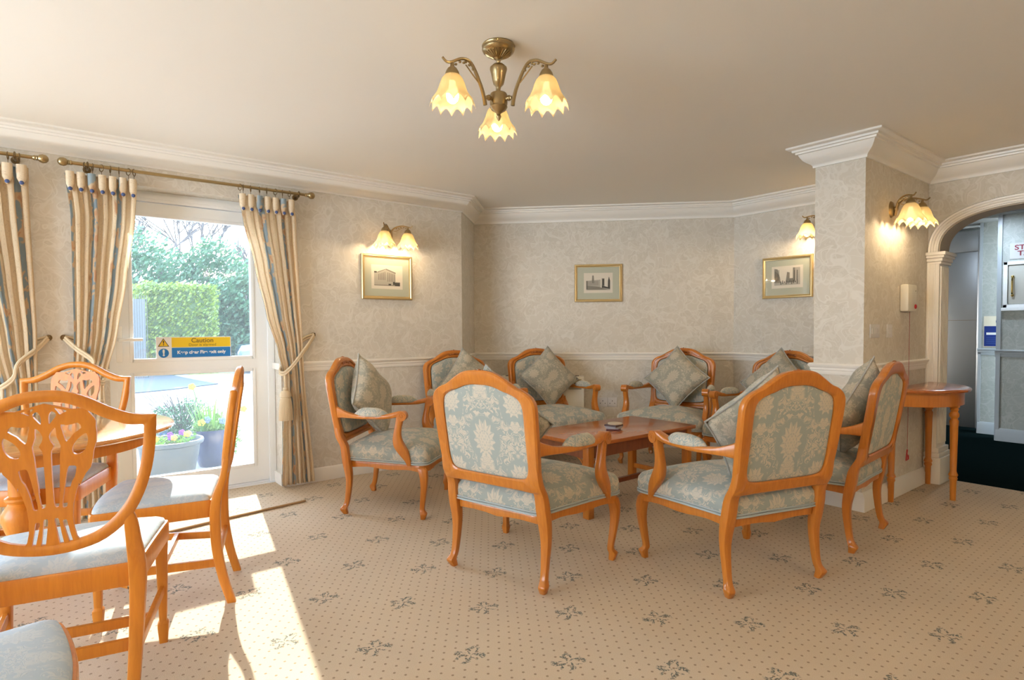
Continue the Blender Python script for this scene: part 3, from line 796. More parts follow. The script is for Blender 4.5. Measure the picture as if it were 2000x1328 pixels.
def splat_bm():
    loops = []
    so = [p for p in s_out]
    so[0] = (so[0][0], .965)
    so = [(x, max(z, .578 if x > .08 else .56)) for x, z in so]
    right = [(0, .985)] + so + [(.07, .562), (0, .553)]
    loops.append(right + [(-x, z) for x, z in reversed(right[1:-1])])
    for h in holes:
        h = [(max(x, .006), z) for x, z in h]
        h = catmull(h, 2, True)
        loops.append(h); loops.append([(-x, z) for x, z in reversed(h)])
    clean = []
    for lp in loops:
        o = []
        for p_ in lp:
            if not o or (Vector(p_) - Vector(o[-1])).length > .0012: o.append(p_)
        clean.append(o)
    bm = curve_shape(clean, .0062)
    for v in bm.verts:
        x, z, y = v.co.x, v.co.y, v.co.z
        v.co = Vector((x, sl(z) - y + .0, z))
    return bm
def dining_parts():
    P = {}
    b = B(); o = catmull(mirror_loop(SOUT), 3, True); i = catmull(mirror_loop(SINN), 3, True)
    prof = [(0, -.008), (0, .006), (.15, .014), (.5, .017), (.8, .012), (1, .004), (1, -.008), (.8, -.013), (.5, -.015), (.2, -.013)]
    loft(b, [[(a[0] + (c[0] - a[0]) * s, sl(a[1]) + d, a[1] + (c[1] - a[1]) * s) for s, d in prof] for a, c in zip(o, i)], closed=True)
    P['shield_frame'] = mesh_from(b, 'shield_frame', M_wood2, 50)
    P['splat'] = mesh_from(splat_bm(), 'splat', M_wood2, 40)
    def outline(off=0):
        hx = [(0, .0), (.17, .0), (.205, .004), (.212, .03), (.224, .14), (.238, .26), (.252, .37), (.258, .415), (.245, .438), (.16, .452), (.08, .459), (0, .462)]
        return catmull([(x * (1 + off / .23), .23 + (y - .23) * (1 + off / .23)) for x, y in mirror_loop(hx)], 2, True)
    dome = lambda base, amp: (lambda x, y: base + amp * max(0, 1 - (x / .26) ** 2) * max(0, 1 - ((y - .23) / .25) ** 2))
    P['seat'] = mesh_from(layered([(-.018, .45), (-.012, .452), (-.010, .464), (-.014, .476), (-.028, .486), (-.05, dome(.490, .010)), (-.10, dome(.492, .014)), (-.17, dome(.493, .016))], outline), 'seat', M_seatfab, 70)
    b = B(); rows = [[(x, y, .458) for x, y in outline(-.06)], [(x, y, .463) for x, y in outline(-.014)], [(x, y, .463) for x, y in outline(-.004)], [(x, y, .455) for x, y in outline(0)], [(x, y, .395) for x, y in outline(0)], [(x, y, .39) for x, y in outline(-.004)], [(x, y, .39) for x, y in outline(-.025)], [(x, y, .42) for x, y in outline(-.03)], [(x, y, .45) for x, y in outline(-.06)]]
    loft(b, rows, True); P['seat_rail'] = mesh_from(b, 'seat_rail', M_wood2)
    for s in (-1, 1):
        b = B(); sweep_sq(b, [(s * .232, .415, .45, .044, .044), (s * .232, .415, .30, .038, .038), (s * .232, .415, .10, .027, .027), (s * .232, .415, .085, .026, .026), (s * .232, .415, .075, .038, .038), (s * .232, .415, .06, .038, .038), (s * .232, .415, 0, .028, .028)], k=1, e=.3)
        P['front_leg%d' % s] = mesh_from(b, 'front_leg', M_wood2, 30)
        b = B(); sweep_sq(b, [(s * .190, sl(.645), .645, .014, .018), (s * .192, sl(.61), .61, .034, .026), (s * .196, sl(.55) + .004, .55, .040, .030), (s * .200, -.018, .49, .046, .038), (s * .202, -.008, .43, .048, .042), (s * .200, -.006, .36, .044, .042), (s * .195, -.010, .25, .040, .040), (s * .188, -.030, .12, .036, .038), (s * .182, -.062, 0, .032, .036)], e=.35)
        P['rear_leg%d' % s] = mesh_from(b, 'rear_leg', M_wood2, 40)
        b = B(); sweep_sq(b, [(s * .191, -.018, .185, .018, .034), (s * .232, .415, .205, .018, .034)], 'xz', e=.3, k=1); P['side_stretcher%d' % s] = mesh_from(b, 'stretcher', M_wood2, 30)
    b = B(); boxc(b, (0, .20, .195), (.42, .018, .032), .002); P['cross_stretcher'] = mesh_from(b, 'stretcher', M_wood2, 30)
    b = B(); boxc(b, (0, -.015, .215), (.38, .018, .036), .002); P['rear_stretcher'] = mesh_from(b, 'stretcher', M_wood2, 30)
    return P
DP = dining_parts()
def dining_chair(pose, label):
    x, y, t = pose
    r = thing('dining_chair', label, 'chair', (x, y, 0), t - pi / 2, 'shield back dining chairs')
    obj('shield_frame', DP['shield_frame'], None, r); obj('splat', DP['splat'], None, r)
    obj('seat', DP['seat'], None, r); obj('seat_rail', DP['seat_rail'], None, r)
    for k in (-1, 1):
        obj('leg', DP['front_leg%d' % k], None, r); obj('leg', DP['rear_leg%d' % k], None, r); obj('stretcher', DP['side_stretcher%d' % k], None, r)
    obj('stretcher', DP['cross_stretcher'], None, r); obj('stretcher', DP['rear_stretcher'], None, r)
    return r
dining_chair((-2.19, -.005, d_(168.5)), 'nearest shield back dining chair, its pierced splat large at the left edge')
dining_chair((-2.936, .58, d_(253.6)), 'dining chair seen edge-on in front of the glazed door, sunlit seat')
dining_chair((-3.888, .05, d_(-28)), 'dining chair facing us on the far side of the round table')
dining_chair((-1.575, -.435, d_(90)), 'dining chair of which only the pale seat shows in the bottom left corner')

# ------------------------------------------------------------------ ROUND DINING TABLE
rt = thing('dining_table', 'round polished yellow wooden pedestal table among the dining chairs', 'table', (-3.39, -.13, 0))
b = B(); lathe(b, [(0, .715), (.56, .715), (.585, .72), (.60, .728), (.602, .735), (.596, .742), (.585, .745), (0, .745)], n=72); obj('table_top', b, M_dtop, rt)
b = B(); lathe(b, [(.5, .66), (.5, .716)], n=48); obj('table_apron', b, M_wood2, rt)
b = B(); lathe(b, [(0, .14), (.055, .14), (.075, .16), (.075, .19), (.055, .21), (.05, .23), (.066, .245), (.066, .26), (.05, .275), (.062, .31), (.073, .35), (.072, .38), (.055, .41), (.045, .425), (.058, .44), (.058, .45), (.044, .46), (.044, .62), (.055, .635), (.055, .66), (0, .66)], n=28); obj('pedestal', b, M_wood2, rt)
for k in range(4):
    a = R(45 * 1 + 90 * k + 8); b = B()
    pts = [(.03, 0, .19, .044, .06), (.12, 0, .20, .042, .055), (.22, 0, .17, .038, .048), (.33, 0, .10, .034, .04), (.43, 0, .055, .03, .032), (.48, 0, .04, .028, .03)]
    sweep_sq(b, [(p[0], p[1], p[2], p[3], p[4]) for p in pts], 'yz'); xform(b, b.verts, Matrix.Rotation(a, 4, 'Z'))
    l = obj('leg', b, M_wood2, rt)
    b = B(); tube(b, [(.47, 0, .042), (.505, 0, .038)], .018, 10); tube(b, [(.49, -.014, .018), (.49, .014, .018)], .018, 12); xform(b, b.verts, Matrix.Rotation(a, 4, 'Z')); obj('castor', b, M_brassd, l)

# ------------------------------------------------------------------ LAMP SHADES, CHANDELIER, SCONCES
def shade_bm(r=.088, h=.125, n=60, npet=12):
    b = B(); rows = []
    prof = [(.20, 1.0), (.34, .97), (.46, .85), (.55, .68), (.62, .50), (.70, .33), (.82, .19), (.93, .10), (1.0, .0)]
    for ri, (f, zz) in enumerate(prof):
        row = []
        for j in range(n):
            a = 2 * pi * j / n; w = max(0, (ri - 4) / 4); pet = cos(npet * a)
            rr = r * f * (1 + .012 * cos(npet * 2 * a) + .05 * w * pet)
            z = h * zz - h * .26 * w * w * (1 - abs(sin(npet * a / 2)))
            row.append((rr * cos(a), rr * sin(a), z))
        rows.append(row)
    loft(b, rows, caps=False)
    bmesh.ops.solidify(b, geom=b.faces[:], thickness=.002)
    return b
SH_ME = mesh_from(shade_bm(.09, .108), 'lamp_shade', M_shade, 180)
b = B(); lathe(b, [(.030, 0), (.031, .004), (.027, .018), (.019, .032), (.009, .040), (.008, .052), (0, .052)], n=20); CAP_ME = mesh_from(b, 'shade_cap', M_brass)
b = B(); lathe(b, [(0, 0), (.012, .002), (.022, .012), (.026, .028), (.024, .045), (.014, .07), (.012, .09), (0, .09)], n=16); BULB_ME = mesh_from(b, 'bulb', M_bulb)
def shade_unit(parent, p, power, light=True):
    """p: local position of the shade rim centre"""
    s = obj('lamp_shade', SH_ME, None, parent); s.location = p
    c = obj('shade_cap', CAP_ME, None, s); c.location = (0, 0, .100)
    bl = obj('bulb', BULB_ME, None, s); bl.location = (0, 0, -.008); bl['label'] = 'glowing bulb'
def bulb_light(p, power):
    l = bpy.data.lights.new('bulb_light', 'POINT'); l.energy = power; l.color = (1, .74, .45); l.shadow_soft_size = .022
    o = bpy.data.objects.new('bulb_light', l); COL.objects.link(o); o.location = p
def arm_curve(b, p0, p1, dirv, lift, tail=True, r=.0075):
    """ornate arm from hub p0 up and over to above the shade p1"""
    p0 = Vector(p0); p1 = Vector(p1); d = Vector(dirv).normalized()
    q = [p0 + Vector((0, 0, -.035)) + d * .005, p0 + d * .012, p0 + d * .03 + Vector((0, 0, .05)), p0.lerp(p1, .45) + Vector((0, 0, lift * .80)), p0.lerp(p1, .72) + Vector((0, 0, lift * .62)), p1 + Vector((0, 0, .012)), p1 + d * .025 + Vector((0, 0, .006)), p1 + d * .045 + Vector((0, 0, .02))]
    pts = catmull([tuple(v) for v in q], 5); m = len(pts)
    tube(b, pts, lambda t: r * (1.15 - .5 * t), 8)
    # leafy scroll under the arm
    for k in range(7):
        t = .42 + .05 * k; c = Vector(pts[int(t * (m - 1))]) + Vector((0, 0, -.012 - .004 * (k % 2)))
        ball(b, c, .007, 6, (1, 1, .7))
    tube(b, [tuple(Vector(pts[int(.28 * m)]) - Vector((0, 0, .004))), tuple(Vector(pts[int(.38 * m)]) + Vector((0, 0, -.03)) ), tuple(Vector(pts[int(.5 * m)]) + Vector((0, 0, -.022)))], .003, 6, k=3)
def chandelier(loc, label):
    r = thing('chandelier', label, 'ceiling light', loc)
    b = B(); lathe(b, [(0, 0), (.068, 0), (.071, -.006), (.068, -.014), (.070, -.020), (.066, -.028), (.056, -.034), (.035, -.048), (.014, -.056), (.008, -.062)], n=48, flute=.0, nf=0)
    for k in range(24):
        a = 2 * pi * k / 24; tube(b, [(.055 * cos(a), .055 * sin(a), -.036), (.02 * cos(a), .02 * sin(a), -.055)], .0022, 5)
    obj('ceiling_rose', b, M_brass, r)
    b = B(); lathe(b, [(.007, -.055), (.010, -.066), (.007, -.075), (.022, -.082), (.036, -.095), (.037, -.103), (.032, -.12), (.026, -.15), (.022, -.165), (.010, -.178), (.008, -.19), (.012, -.20), (.034, -.205), (.038, -.212), (.038, -.25), (.036, -.256), (.038, -.262), (.030, -.275), (.014, -.285), (.007, -.292), (.011, -.302), (.006, -.315), (.0, -.322)], n=28); obj('stem', b, M_brass, r)
    for a in (-95, 25, 145):
        a = R(a); d = Vector((cos(a), sin(a), 0)); b = B()
        tube(b, [tuple(d * .035 + Vector((0, 0, -.232))), tuple(d * .062 + Vector((0, 0, -.232)))], .008, 8); ball(b, d * .05 + Vector((0, 0, -.232)), .012, 8)
        arm_curve(b, d * .062 + Vector((0, 0, -.232)), d * .222 + Vector((0, 0, -.135)), d, .10)
        ar = obj('arm', b, M_brass, r)
        shade_unit(ar, tuple(d * .222 + Vector((0, 0, -.283))), 0)
        w = Vector(loc) + d * .222 + Vector((0, 0, -.272)); bulb_light(w, CH_P)
    return r
CH_P = 22.0
chandelier((-2.02, 1.525, H), 'antique brass three arm ceiling light with lit glass shades')
CH_P = 150.0  # two added, unseen chandeliers that fill the room with warm light
chandelier((1.0, 2.2, H), 'unseen brass three arm ceiling light added as warm fill on the right side')
chandelier((.8, -1.4, H), 'unseen brass three arm ceiling light added as warm fill behind the viewer')
SC_P = 1.6
def sconce(loc, rz, label, power):
    """local: +y out of the wall, x along it"""
    r = thing('wall_light', label, 'wall light', loc, rz, 'two arm brass wall lights')
    b = B(); lathe(b, [(0, .022), (.02, .020), (.034, .014), (.04, .004), (.042, 0), (0, 0)], n=24)
    place_bm(b, frameM((0, 0, 0), (1, 0, 0), (0, 0, 1.35), (0, 1, 0))); ball(b, (0, .03, 0), .016, 10); obj('backplate', b, M_brass, r)
    for s in (-1, 1):
        e = Vector((s * .105, .15, 0)); d = e.normalized(); b = B()
        arm_curve(b, Vector((0, .022, -.01)), Vector((s * .105, .15, .045)), d, .06, r=.0065)
        ar = obj('arm', b, M_brass, r); shade_unit(ar, (s * .105, .15, -.102), 0)
        M = Matrix.Translation(loc) @ Matrix.Rotation(rz, 4, 'Z'); bulb_light(M @ Vector((s * .105, .15, -.097)), power)
    return r
sconce((XA, 2.24, 1.985), R(-90), 'brass wall light above the picture beside the curtained door', 5.5)
sconce((-2.27, YC, 2.075), R(180), 'brass wall light partly hidden behind the pillar edge', 6.5)
sconce((XP, 4.50, 1.985), R(-90), 'brass wall light on the pillar side wall near the archway', 4.5)

# ------------------------------------------------------------------ PICTURES
def picture(center, ex, w, h, label, art):
    """ex: unit vector along wall to the viewer's right; normal = ex x z"""
    ex = Vector(ex); n = ex.cross(Vector((0, 0, 1))).normalized(); ez = Vector((0, 0, 1))
    r = thing('framed_picture', label, 'picture', center, 0, 'gilt framed prints on the walls')
    F = frameM((0, 0, 0), ex, ez, n)   # local (a,b,c): right, up, out
    r.rotation_euler = (0, 0, atan2(ex.y, ex.x)); F = frameM((0, 0, 0), (1, 0, 0), (0, 0, 1), (0, -1, 0))
    b = B(); prof = [(0, .0), (0, .014), (.006, .020), (.014, .021), (.02, .014), (.026, .012), (.028, .006), (.028, 0)]
    cs = [(-1, -1), (1, -1), (1, 1), (-1, 1)]
    loft(b, [[(sx * (w / 2 - o), sy * (h / 2 - o), d) for o, d in prof] for sx, sy in cs], closed=True)
    obj('frame', place_bm(b, F), M_gold, r, 30)
    b = B(); box(b, (-w / 2 + .02, -h / 2 + .02, .0), (w / 2 - .02, h / 2 - .02, .006)); obj('mount', place_bm(b, F), M_mount, r, None)
    b = B(); box(b, (-.143, -.098, .006), (.143, .102, .0068)); pr = obj('print', place_bm(b, F), M_paper, r, None)
    for k, (mat, polys) in enumerate(art):
        b = B()
        for poly in polys: prism(b, [(x * 1.18, y * 1.18) for x, y in poly], lambda x, y, z: (x, y, z), .0068, .0071 + .00025 * k)
        obj('print_image', place_bm(b, F), mat, pr, None)
rect = lambda x0, y0, x1, y1: [(x0, y0), (x1, y0), (x1, y1), (x0, y1)]
art1 = [(M_inkl, [rect(-.1, -.055, .1, -.03), [(-.1, -.03), (-.1, .04), (-.075, .035), (-.075, -.03)], [(-.075, -.03), (-.075, .03), (-.01, .055), (-.01, -.03)], [(-.01, -.03), (-.01, .055), (.065, .03), (.065, -.035)]]),
        (M_inkm, [[(-.012, .055), (-.008, .062), (.068, .036), (.065, .028)], [(-.075, .03), (-.012, .055), (-.012, .06), (-.077, .036)]] + [rect(-.068 + k * .012, -.02, -.063 + k * .012, .022 + k * .004) for k in range(5)] + [rect(.002 + k * .013, -.03, .0075 + k * .013, .035 - k * .003) for k in range(5)] + [rect(-.1, -.06, .1, -.054)]),
        (M_inkd, [rect(.06, -.06, .1, -.035), rect(-.1, .03, -.08, .04), rect(.01, -.055, .03, -.045), rect(.045, -.052, .06, -.03)])]
art2 = [(M_inkl, [[(-.1, -.05), (-.1, .02), (.02, .03), (.02, -.05)], rect(-.1, -.06, .1, -.045)]),
        (M_inkm, [[(-.1, -.055), (-.1, -.02), (.0, -.03), (.08, -.055)], [(-.055, .0), (-.05, .065), (-.038, .065), (-.033, .0)]] + [rect(-.09 + k * .012, -.02, -.085 + k * .012, .018) for k in range(8)] + [rect(.03, -.03, .052, .04)]),
        (M_inkd, [rect(-.1, -.05, -.092, .02), [(.03, -.04), (.03, -.02), (.1, -.04), (.1, -.05)], rect(.035, -.02, .05, .035), [(.08, -.045), (.082, .02), (.09, .055), (.1, .02), (.1, -.045)]])]
art3 = [(M_inkl, [rect(-.1, -.06, .1, -.04), rect(-.1, -.04, -.06, .06), rect(.05, -.04, .1, .07)]),
        (M_inkm, [[(-.1, -.04), (-.1, .07), (-.075, .065), (-.055, .0), (-.05, -.04)], [(-.01, -.04), (0, .04), (.02, .035), (.02, -.04)], rect(.045, -.04, .06, .07), rect(.02, -.04, .05, -.01)]),
        (M_inkd, [rect(-.095 + k * .009, -.03 + k * .002, -.091 + k * .009, .05 - k * .008) for k in range(4)] + [rect(-.05 + k * .014, -.055 + (k % 3) * .006, -.045 + k * .014, -.03 + (k % 2) * .006) for k in range(10)] + [rect(.055, -.03, .06, .05), rect(.075, -.03, .08, .05)])]
picture((XA + .003, 2.222, 1.628), (0, 1, 0), .462, .372, 'gilt framed print of a columned building under the wall light beside the curtains', art1)
picture((-4.075 + .003, 4.3145 - .003, 1.643), (.7071, .7071, 0), .473, .376, 'gilt framed print of a street with trees, central on the diagonal wall', art2)
picture((-2.616, YC - .003, 1.643), (1, 0, 0), .46, .376, 'gilt framed print of a busy street just left of the pillar', art3)

# ------------------------------------------------------------------ CURTAINS
def interp(tab, z):
    if z >= tab[0][0]: return tab[0][1]
    for (z0, v0), (z1, v1) in zip(tab, tab[1:]):
        if z >= z1: t = (z0 - z) / (z0 - z1); t = t * t * (3 - 2 * t) * .4 + t * .6; return v0 + (v1 - v0) * t
    return tab[-1][1]
def curtain(name, L, Rr, ztie, label, npleat, phase, wcloth, hold_y, tass_y, rnd):
    xc = XA + .075; zt, zb = 2.145, .025; NZ, NU = 60, npleat * 14
    b = B(); uvs = {}; rows = []
    for iz in range(NZ + 1):
        z = zt + (zb - zt) * iz / NZ; yl, yr = interp(L, z), interp(Rr, z); row = []
        amp = .003 + .21 * (yr - yl) / npleat if z < 2.06 else .010
        sq_ = 1 - .2 * math.exp(-((z - ztie) / .14) ** 2)
        for iu in range(NU + 1):
            u = iu / NU; a = 2 * pi * npleat * u + phase
            wob = .5 * sin(a * .5 + z * 2.2 + rnd) * .008
            y = yl + (yr - yl) * (u + .30 / npleat / 2 / pi * 2 * sin(2 * a + 1.0) * (1 if z < 2.05 else .2))
            x = xc + amp * sq_ * (cos(a) + .18 * sin(2.3 * a + z * 1.5 + rnd)) + wob - .015 * (1 - sq_)
            v = b.verts.new((x, y, z)); uvs[v] = (u * wcloth + rnd, z); row.append(v)
        rows.append(row)
    uvl = b.loops.layers.uv.new('UVMap')
    for r0, r1 in zip(rows, rows[1:]):
        for j in range(NU):
            f = b.faces.new((r0[j], r0[j + 1], r1[j + 1], r1[j]))
            for l in f.loops: l[uvl].uv = uvs[l.vert]
    bmesh.ops.solidify(b, geom=b.faces[:], thickness=.0025)
    c = thing(name, label, 'curtain', (0, 0, 0)); obj('drape', b, M_curt, c, 180)
    yl, yr = L[0][1], Rr[0][1]; nt = npleat
    for k in range(nt):
        y = yl + (yr - yl) * (k + .5) / nt; w = (yr - yl) / nt * .40; b = B()
        secs = []
        for z, f, dx in ((2.152, 1.0, .034), (2.12, 1.0, .036), (2.075, .92, .036), (2.045, .35, .030), (2.035, .25, .026)):
            secs.append(sq((xc + .012 + dx * .35, y, z), .034 * f + .008, 2 * w * f, n=10, e=.8))
        uvp = loft(b, secs); uvl = b.loops.layers.uv.new('UVMap')
        for f in b.faces:
            for l in f.loops: l[uvl].uv = (((k + .5) / nt) * wcloth + rnd + (l.vert.co.y - y), l.vert.co.z)
        pl = obj('pinch_pleat', b, M_curt, c, 60)
        b = B(); ball(b, (xc + .045, y, 2.046), .0115, 10, (.6, 1, 1)); obj('button', b, M_button, pl)
    # tieback: own thing hanging from wall hook
    t = thing('tieback', 'cream rope tieback with tassel round the ' + label.split(',')[0], 'tieback', (0, 0, 0), 0, 'tasselled rope tiebacks')
    b = B(); yl, yr = interp(L, ztie), interp(Rr, ztie); inn = tass_y
    s = 1 if hold_y > inn else -1
    for o in (-.009, .009):
        pts = [(XA + .03, hold_y, 1.15 + o), (XA + .075, hold_y - s * .06, 1.08 + o), (xc + .055, hold_y - s * .14, 1.0 + o), (xc + .062, inn + s * .05, ztie + .05 + o), (xc + .05, inn - s * .005, ztie + o), (xc + .0, inn - s * .022, ztie + .01 + o), (xc - .045, inn + s * .02, ztie + .06 + o), (XA + .02, hold_y - s * .1, 1.10 + o), (XA + .02, hold_y, 1.15 + o)]
        tube(b, pts, .0085, 7, k=5)
    tube(b, [(xc + .05, inn, ztie), (xc + .055, inn, ztie - .12)], .009, 7)
    obj('rope', b, M_cord, t)
    b = B(); zc = ztie - .12
    lathe(b, [(0, .02), (.016, .016), (.02, .004), (.016, -.004), (.03, -.012), (.04, -.032), (.042, -.05), (.034, -.056), (.038, -.062), (.036, -.07)], (xc + .055, inn, zc), 20)
    for k in range(34):
        a = 2 * pi * k / 34; r0, r1 = .034, .046
        tube(b, [(xc + .055 + r0 * cos(a), inn + r0 * sin(a), zc - .065), (xc + .055 + r1 * cos(a) * .95, inn + r1 * sin(a) * .95, zc - .15), (xc + .055 + r1 * cos(a), inn + r1 * sin(a), zc - .225)], .0045, 5)
    lathe(b, [(.034, -.065), (.042, -.21)], (xc + .055, inn, zc), 16)
    obj('tassel', b, M_cord, t)
    b = B(); tube(b, [(XA, hold_y, 1.15), (XA + .035, hold_y, 1.15), (XA + .04, hold_y, 1.165)], .006, 8); tube(b, [(XA, hold_y, 1.15), (XA + .006, hold_y, 1.15)], .019, 16)
    ho = obj('hook', b, M_brassd, t)
    return c
b = None
curtain('curtain', [(2.165, 1.045), (1.98, 1.07), (1.65, 1.145), (1.3, 1.22), (1.05, 1.295), (.85, 1.335), (.02, 1.31)], [(2.165, 1.437), (1.9, 1.442), (1.5, 1.46), (1.1, 1.48), (.85, 1.49), (.02, 1.555)], .87, 'right curtain of the glazed door, beige with blue striped panels', 7, .3, 1.1, 1.59, 1.335, .21)
curtain('curtain', [(2.165, .075), (1.9, .10), (1.2, .10), (.85, .09), (.02, .06)], [(2.165, .447), (1.9, .43), (1.5, .375), (1.2, .325), (.85, .245), (.02, .27)], .87, 'left curtain of the glazed door, beige with blue striped panels', 7, 1.0, 1.15, .052, .22, .63)
curtain('curtain', [(2.165, -.47), (1.9, -.44), (1.5, -.37), (1.1, -.30), (.85, -.245), (.02, -.27)], [(2.165, -.09), (1.9, -.085), (1.2, -.07), (.85, -.075), (.02, -.05)], .87, 'curtain at the far left edge, broad beige and blue folds', 6, 2.0, 1.1, -.022, -.235, 1.37)
def rod(y0, y1, rings, brackets, label):
    t = thing('curtain_rod', label, 'curtain rod', (XA + .09, 0, 2.207), 0, 'brass curtain rods')
    b = B(); tube(b, [(0, y0, 0), (0, y1, 0)], .0110, 12); obj('pole', b, M_brass, t)
    for y, s in ((y0, -1), (y1, 1)):
        b = B(); lathe(b, [(.011, -.02), (.015, -.012), (.013, -.004), (.016, 0), (.013, .004), (.021, .012), (.026, .026), (.023, .042), (.013, .052), (0, .055)], n=18)
        place_bm(b, frameM((0, y, 0), (1, 0, 0), (0, 0, 1), (0, s, 0))); obj('finial', b, M_brass, t)
    for y in brackets:
        b = B(); tube(b, [(-.09, y, -.012), (-.03, y, -.02), (0, y, -.016)], .008, 8); tube(b, [(.016 * cos(a), y, .016 * sin(a)) for a in [k * pi / 6 for k in range(12)]], .005, 6, True); tube(b, [(-.09, y, -.012), (-.084, y, -.012)], .022, 14); obj('bracket', b, M_brassd, t)
    for y in rings:
        b = B(); tw = random.uniform(-.5, .5)
        tube(b, [(.021 * cos(a) * cos(tw), y + .021 * cos(a) * sin(tw), -.009 + .021 * sin(a)) for a in [k * pi / 9 for k in range(18)]], .0028, 6, True); tube(b, [(0, y, -.03), (0, y, -.056)], .0018, 5)
        obj('ring', b, M_brassd, t)
rod(.098, 1.535, [.175, .215, .26, .305, .35, .40, .43] + [1.06, 1.08, 1.13, 1.19, 1.24, 1.30, 1.35, 1.40], [.19, 1.47], 'brass curtain rod above the glazed door')
rod(-2.95, -.05, [-.13, -.18, -.24, -.30, -.36, -.42], [-.15, -2.85], 'brass curtain rod at the far left, over the second glazed door')

# ------------------------------------------------------------------ WALL FITTINGS
wl = Vector((.7071, .7071, 0)); wn = Vector((.7071, -.7071, 0))
def wallM(o, ex, n): return frameM(o, ex, (0, 0, 1), n)   # local: x along, y up, z out
# storage heater against the diagonal wall
hp = Vector((-4.367, 3.824, 0)) + wn * 0
ht = thing('storage_heater', 'white storage heater behind the armchairs on the diagonal wall', 'heater', tuple(hp))
b = B(); box(b, (-.41, .06, .0), (.41, .725, .14), .012); place_bm(b, wallM((0, 0, 0), wl, wn)); obj('casing', b, M_plast, ht)
for k, z in enumerate((.12, .14, .16)): pass
b = B(); box(b, (.26, .60, .14), (.385, .70, .143)); place_bm(b, wallM((0, 0, 0), wl, wn)); cp = obj('control_panel', b, Mat('panel_beige', (.42, .36, .24), .5).m, ht, None)
for x in (.29, .325, .36):
    b = B(); lathe(b, [(.012, 0), (.012, .006), (.004, .007)], n=14); place_bm(b, wallM(wl * x + Vector((0, 0, .65)) + wn * .143, wl, wn)); obj('dial', b, Mat('dial_dark', (.10, .08, .06), .5).m if x == .29 else bpy.data.materials['dial_dark'], cp)
b = B(); box(b, (-.36, .725, .03), (.36, .728, .11)); place_bm(b, wallM((0, 0, 0), wl, wn)); obj('grille', b, Mat('grille_dark', (.05, .04, .035), .6).m, ht, None)
for x in (-.33, .33):
    b = B(); box(b, (x - .03, 0, .01), (x + .03, .062, .12)); place_bm(b, wallM((0, 0, 0), wl, wn)); obj('foot', b, M_plast, ht, None)
# sockets
def plate(name, o, ex, n, w, h, label, group, det, cat='socket'):
    t = thing(name, label, cat, tuple(o), 0, group)
    b = B(); box(b, (-w / 2, -h / 2, 0), (w / 2, h / 2, .008), .003); place_bm(b, wallM((0, 0, 0), ex, n)); obj('plate', b, M_white, t)
    for (x, y, sw, sh, m, nm) in det:
        b = B(); box(b, (x - sw / 2, y - sh / 2, .008), (x + sw / 2, y + sh / 2, .0115), .0005); place_bm(b, wallM((0, 0, 0), ex, n)); obj(nm, b, m, t, None)
base = Vector((-4.077, 4.312, .447))
hol = [(x, y, .006, .009, M_black, 'socket_hole') for x in (-.024, .024) for y in (-.012,)] + [(0, .012, .006, .01, M_black, 'socket_hole')]
plate('wall_socket', base + wl * .047, wl, wn, .093, .092, 'left one of two white plates low on the diagonal wall', 'paired white plates on the diagonal wall', hol)
plate('wall_socket', base + wl * .142, wl, wn, .093, .092, 'right one of two white plates low on the diagonal wall', 'paired white plates on the diagonal wall', hol)
ex = Vector((0, 1, 0)); n_ = Vector((1, 0, 0))
plate('light_switch', (XP, 4.24, 1.160), ex, n_, .15, .09, 'wide switch plate on the pillar side wall, nearer the pillar edge', 'switch plates on the pillar side wall', [(x, 0, .018, .036, M_white, 'rocker') for x in (-.045, 0, .045)], 'switch')
plate('light_switch', (XP, 4.49, 1.160), ex, n_, .09, .09, 'narrow switch plate on the pillar side wall, nearer the archway', 'switch plates on the pillar side wall', [(0, 0, .018, .036, M_white, 'rocker')], 'switch')
# alarm unit with pull cord
al = thing('alarm_unit', 'cream emergency call unit on the pillar side wall', 'alarm', (XP, 4.765, 1.39))
b = B(); box(b, (0, -.085, -.095), (.055, .085, .095), .014); obj('housing', b, M_plast, al)
b = B(); lathe(b, [(.016, 0), (.016, .006), (.010, .009), (0, .009)], n=20); place_bm(b, frameM((.055, .045, -.06), (0, 1, 0), (0, 0, 1), (1, 0, 0))); obj('button', b, M_red, al, label='dark red call button')
b = B(); lathe(b, [(.004, 0), (.004, .002)], n=10); place_bm(b, frameM((.055, .05, .05), (0, 1, 0), (0, 0, 1), (1, 0, 0))); obj('indicator', b, M_brassd, al)
b = B(); tube(b, [(.03, .02, -.09), (.03, .018, -.6), (.03, .012, -1.09)], .0016, 6); obj('pull_cord', b, Mat('red_cord', (.40, .10, .09), .6).m, al)
b = B(); tube(b, [(.03, .012, -1.08), (.032, -.012, -1.155), (.032, .028, -1.15), (.03, .032, -1.125), (.03, .02, -1.12)], .005, 6); obj('pull_handle', b, M_red, al, label='red triangular pull')

# ------------------------------------------------------------------ HALL
HZ = 2.33
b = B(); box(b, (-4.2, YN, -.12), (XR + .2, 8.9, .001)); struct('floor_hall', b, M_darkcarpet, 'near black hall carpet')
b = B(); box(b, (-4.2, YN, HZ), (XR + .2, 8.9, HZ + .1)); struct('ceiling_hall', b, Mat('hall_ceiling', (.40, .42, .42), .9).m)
b = B(); box(b, (-4.2, YN, HZ - .004), (XR + .2, YN + .02, H + .12)); 
b2 = B()
for y in (6.3, 6.9, 7.5, 8.1): box(b2, (-4.2, y - .006, HZ - .003), (XR, y + .006, HZ + .001))
struct('trim_8', b2, Mat('ceiling_grid', (.18, .19, .2), .6).m, 'dark joints of the hall ceiling panels'); b.free()
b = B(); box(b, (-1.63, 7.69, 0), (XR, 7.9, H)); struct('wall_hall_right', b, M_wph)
b = B(); box(b, (-1.875, 8.08, 0), (-1.5, 8.3, H)); struct('wall_hall_middle', b, M_wph)
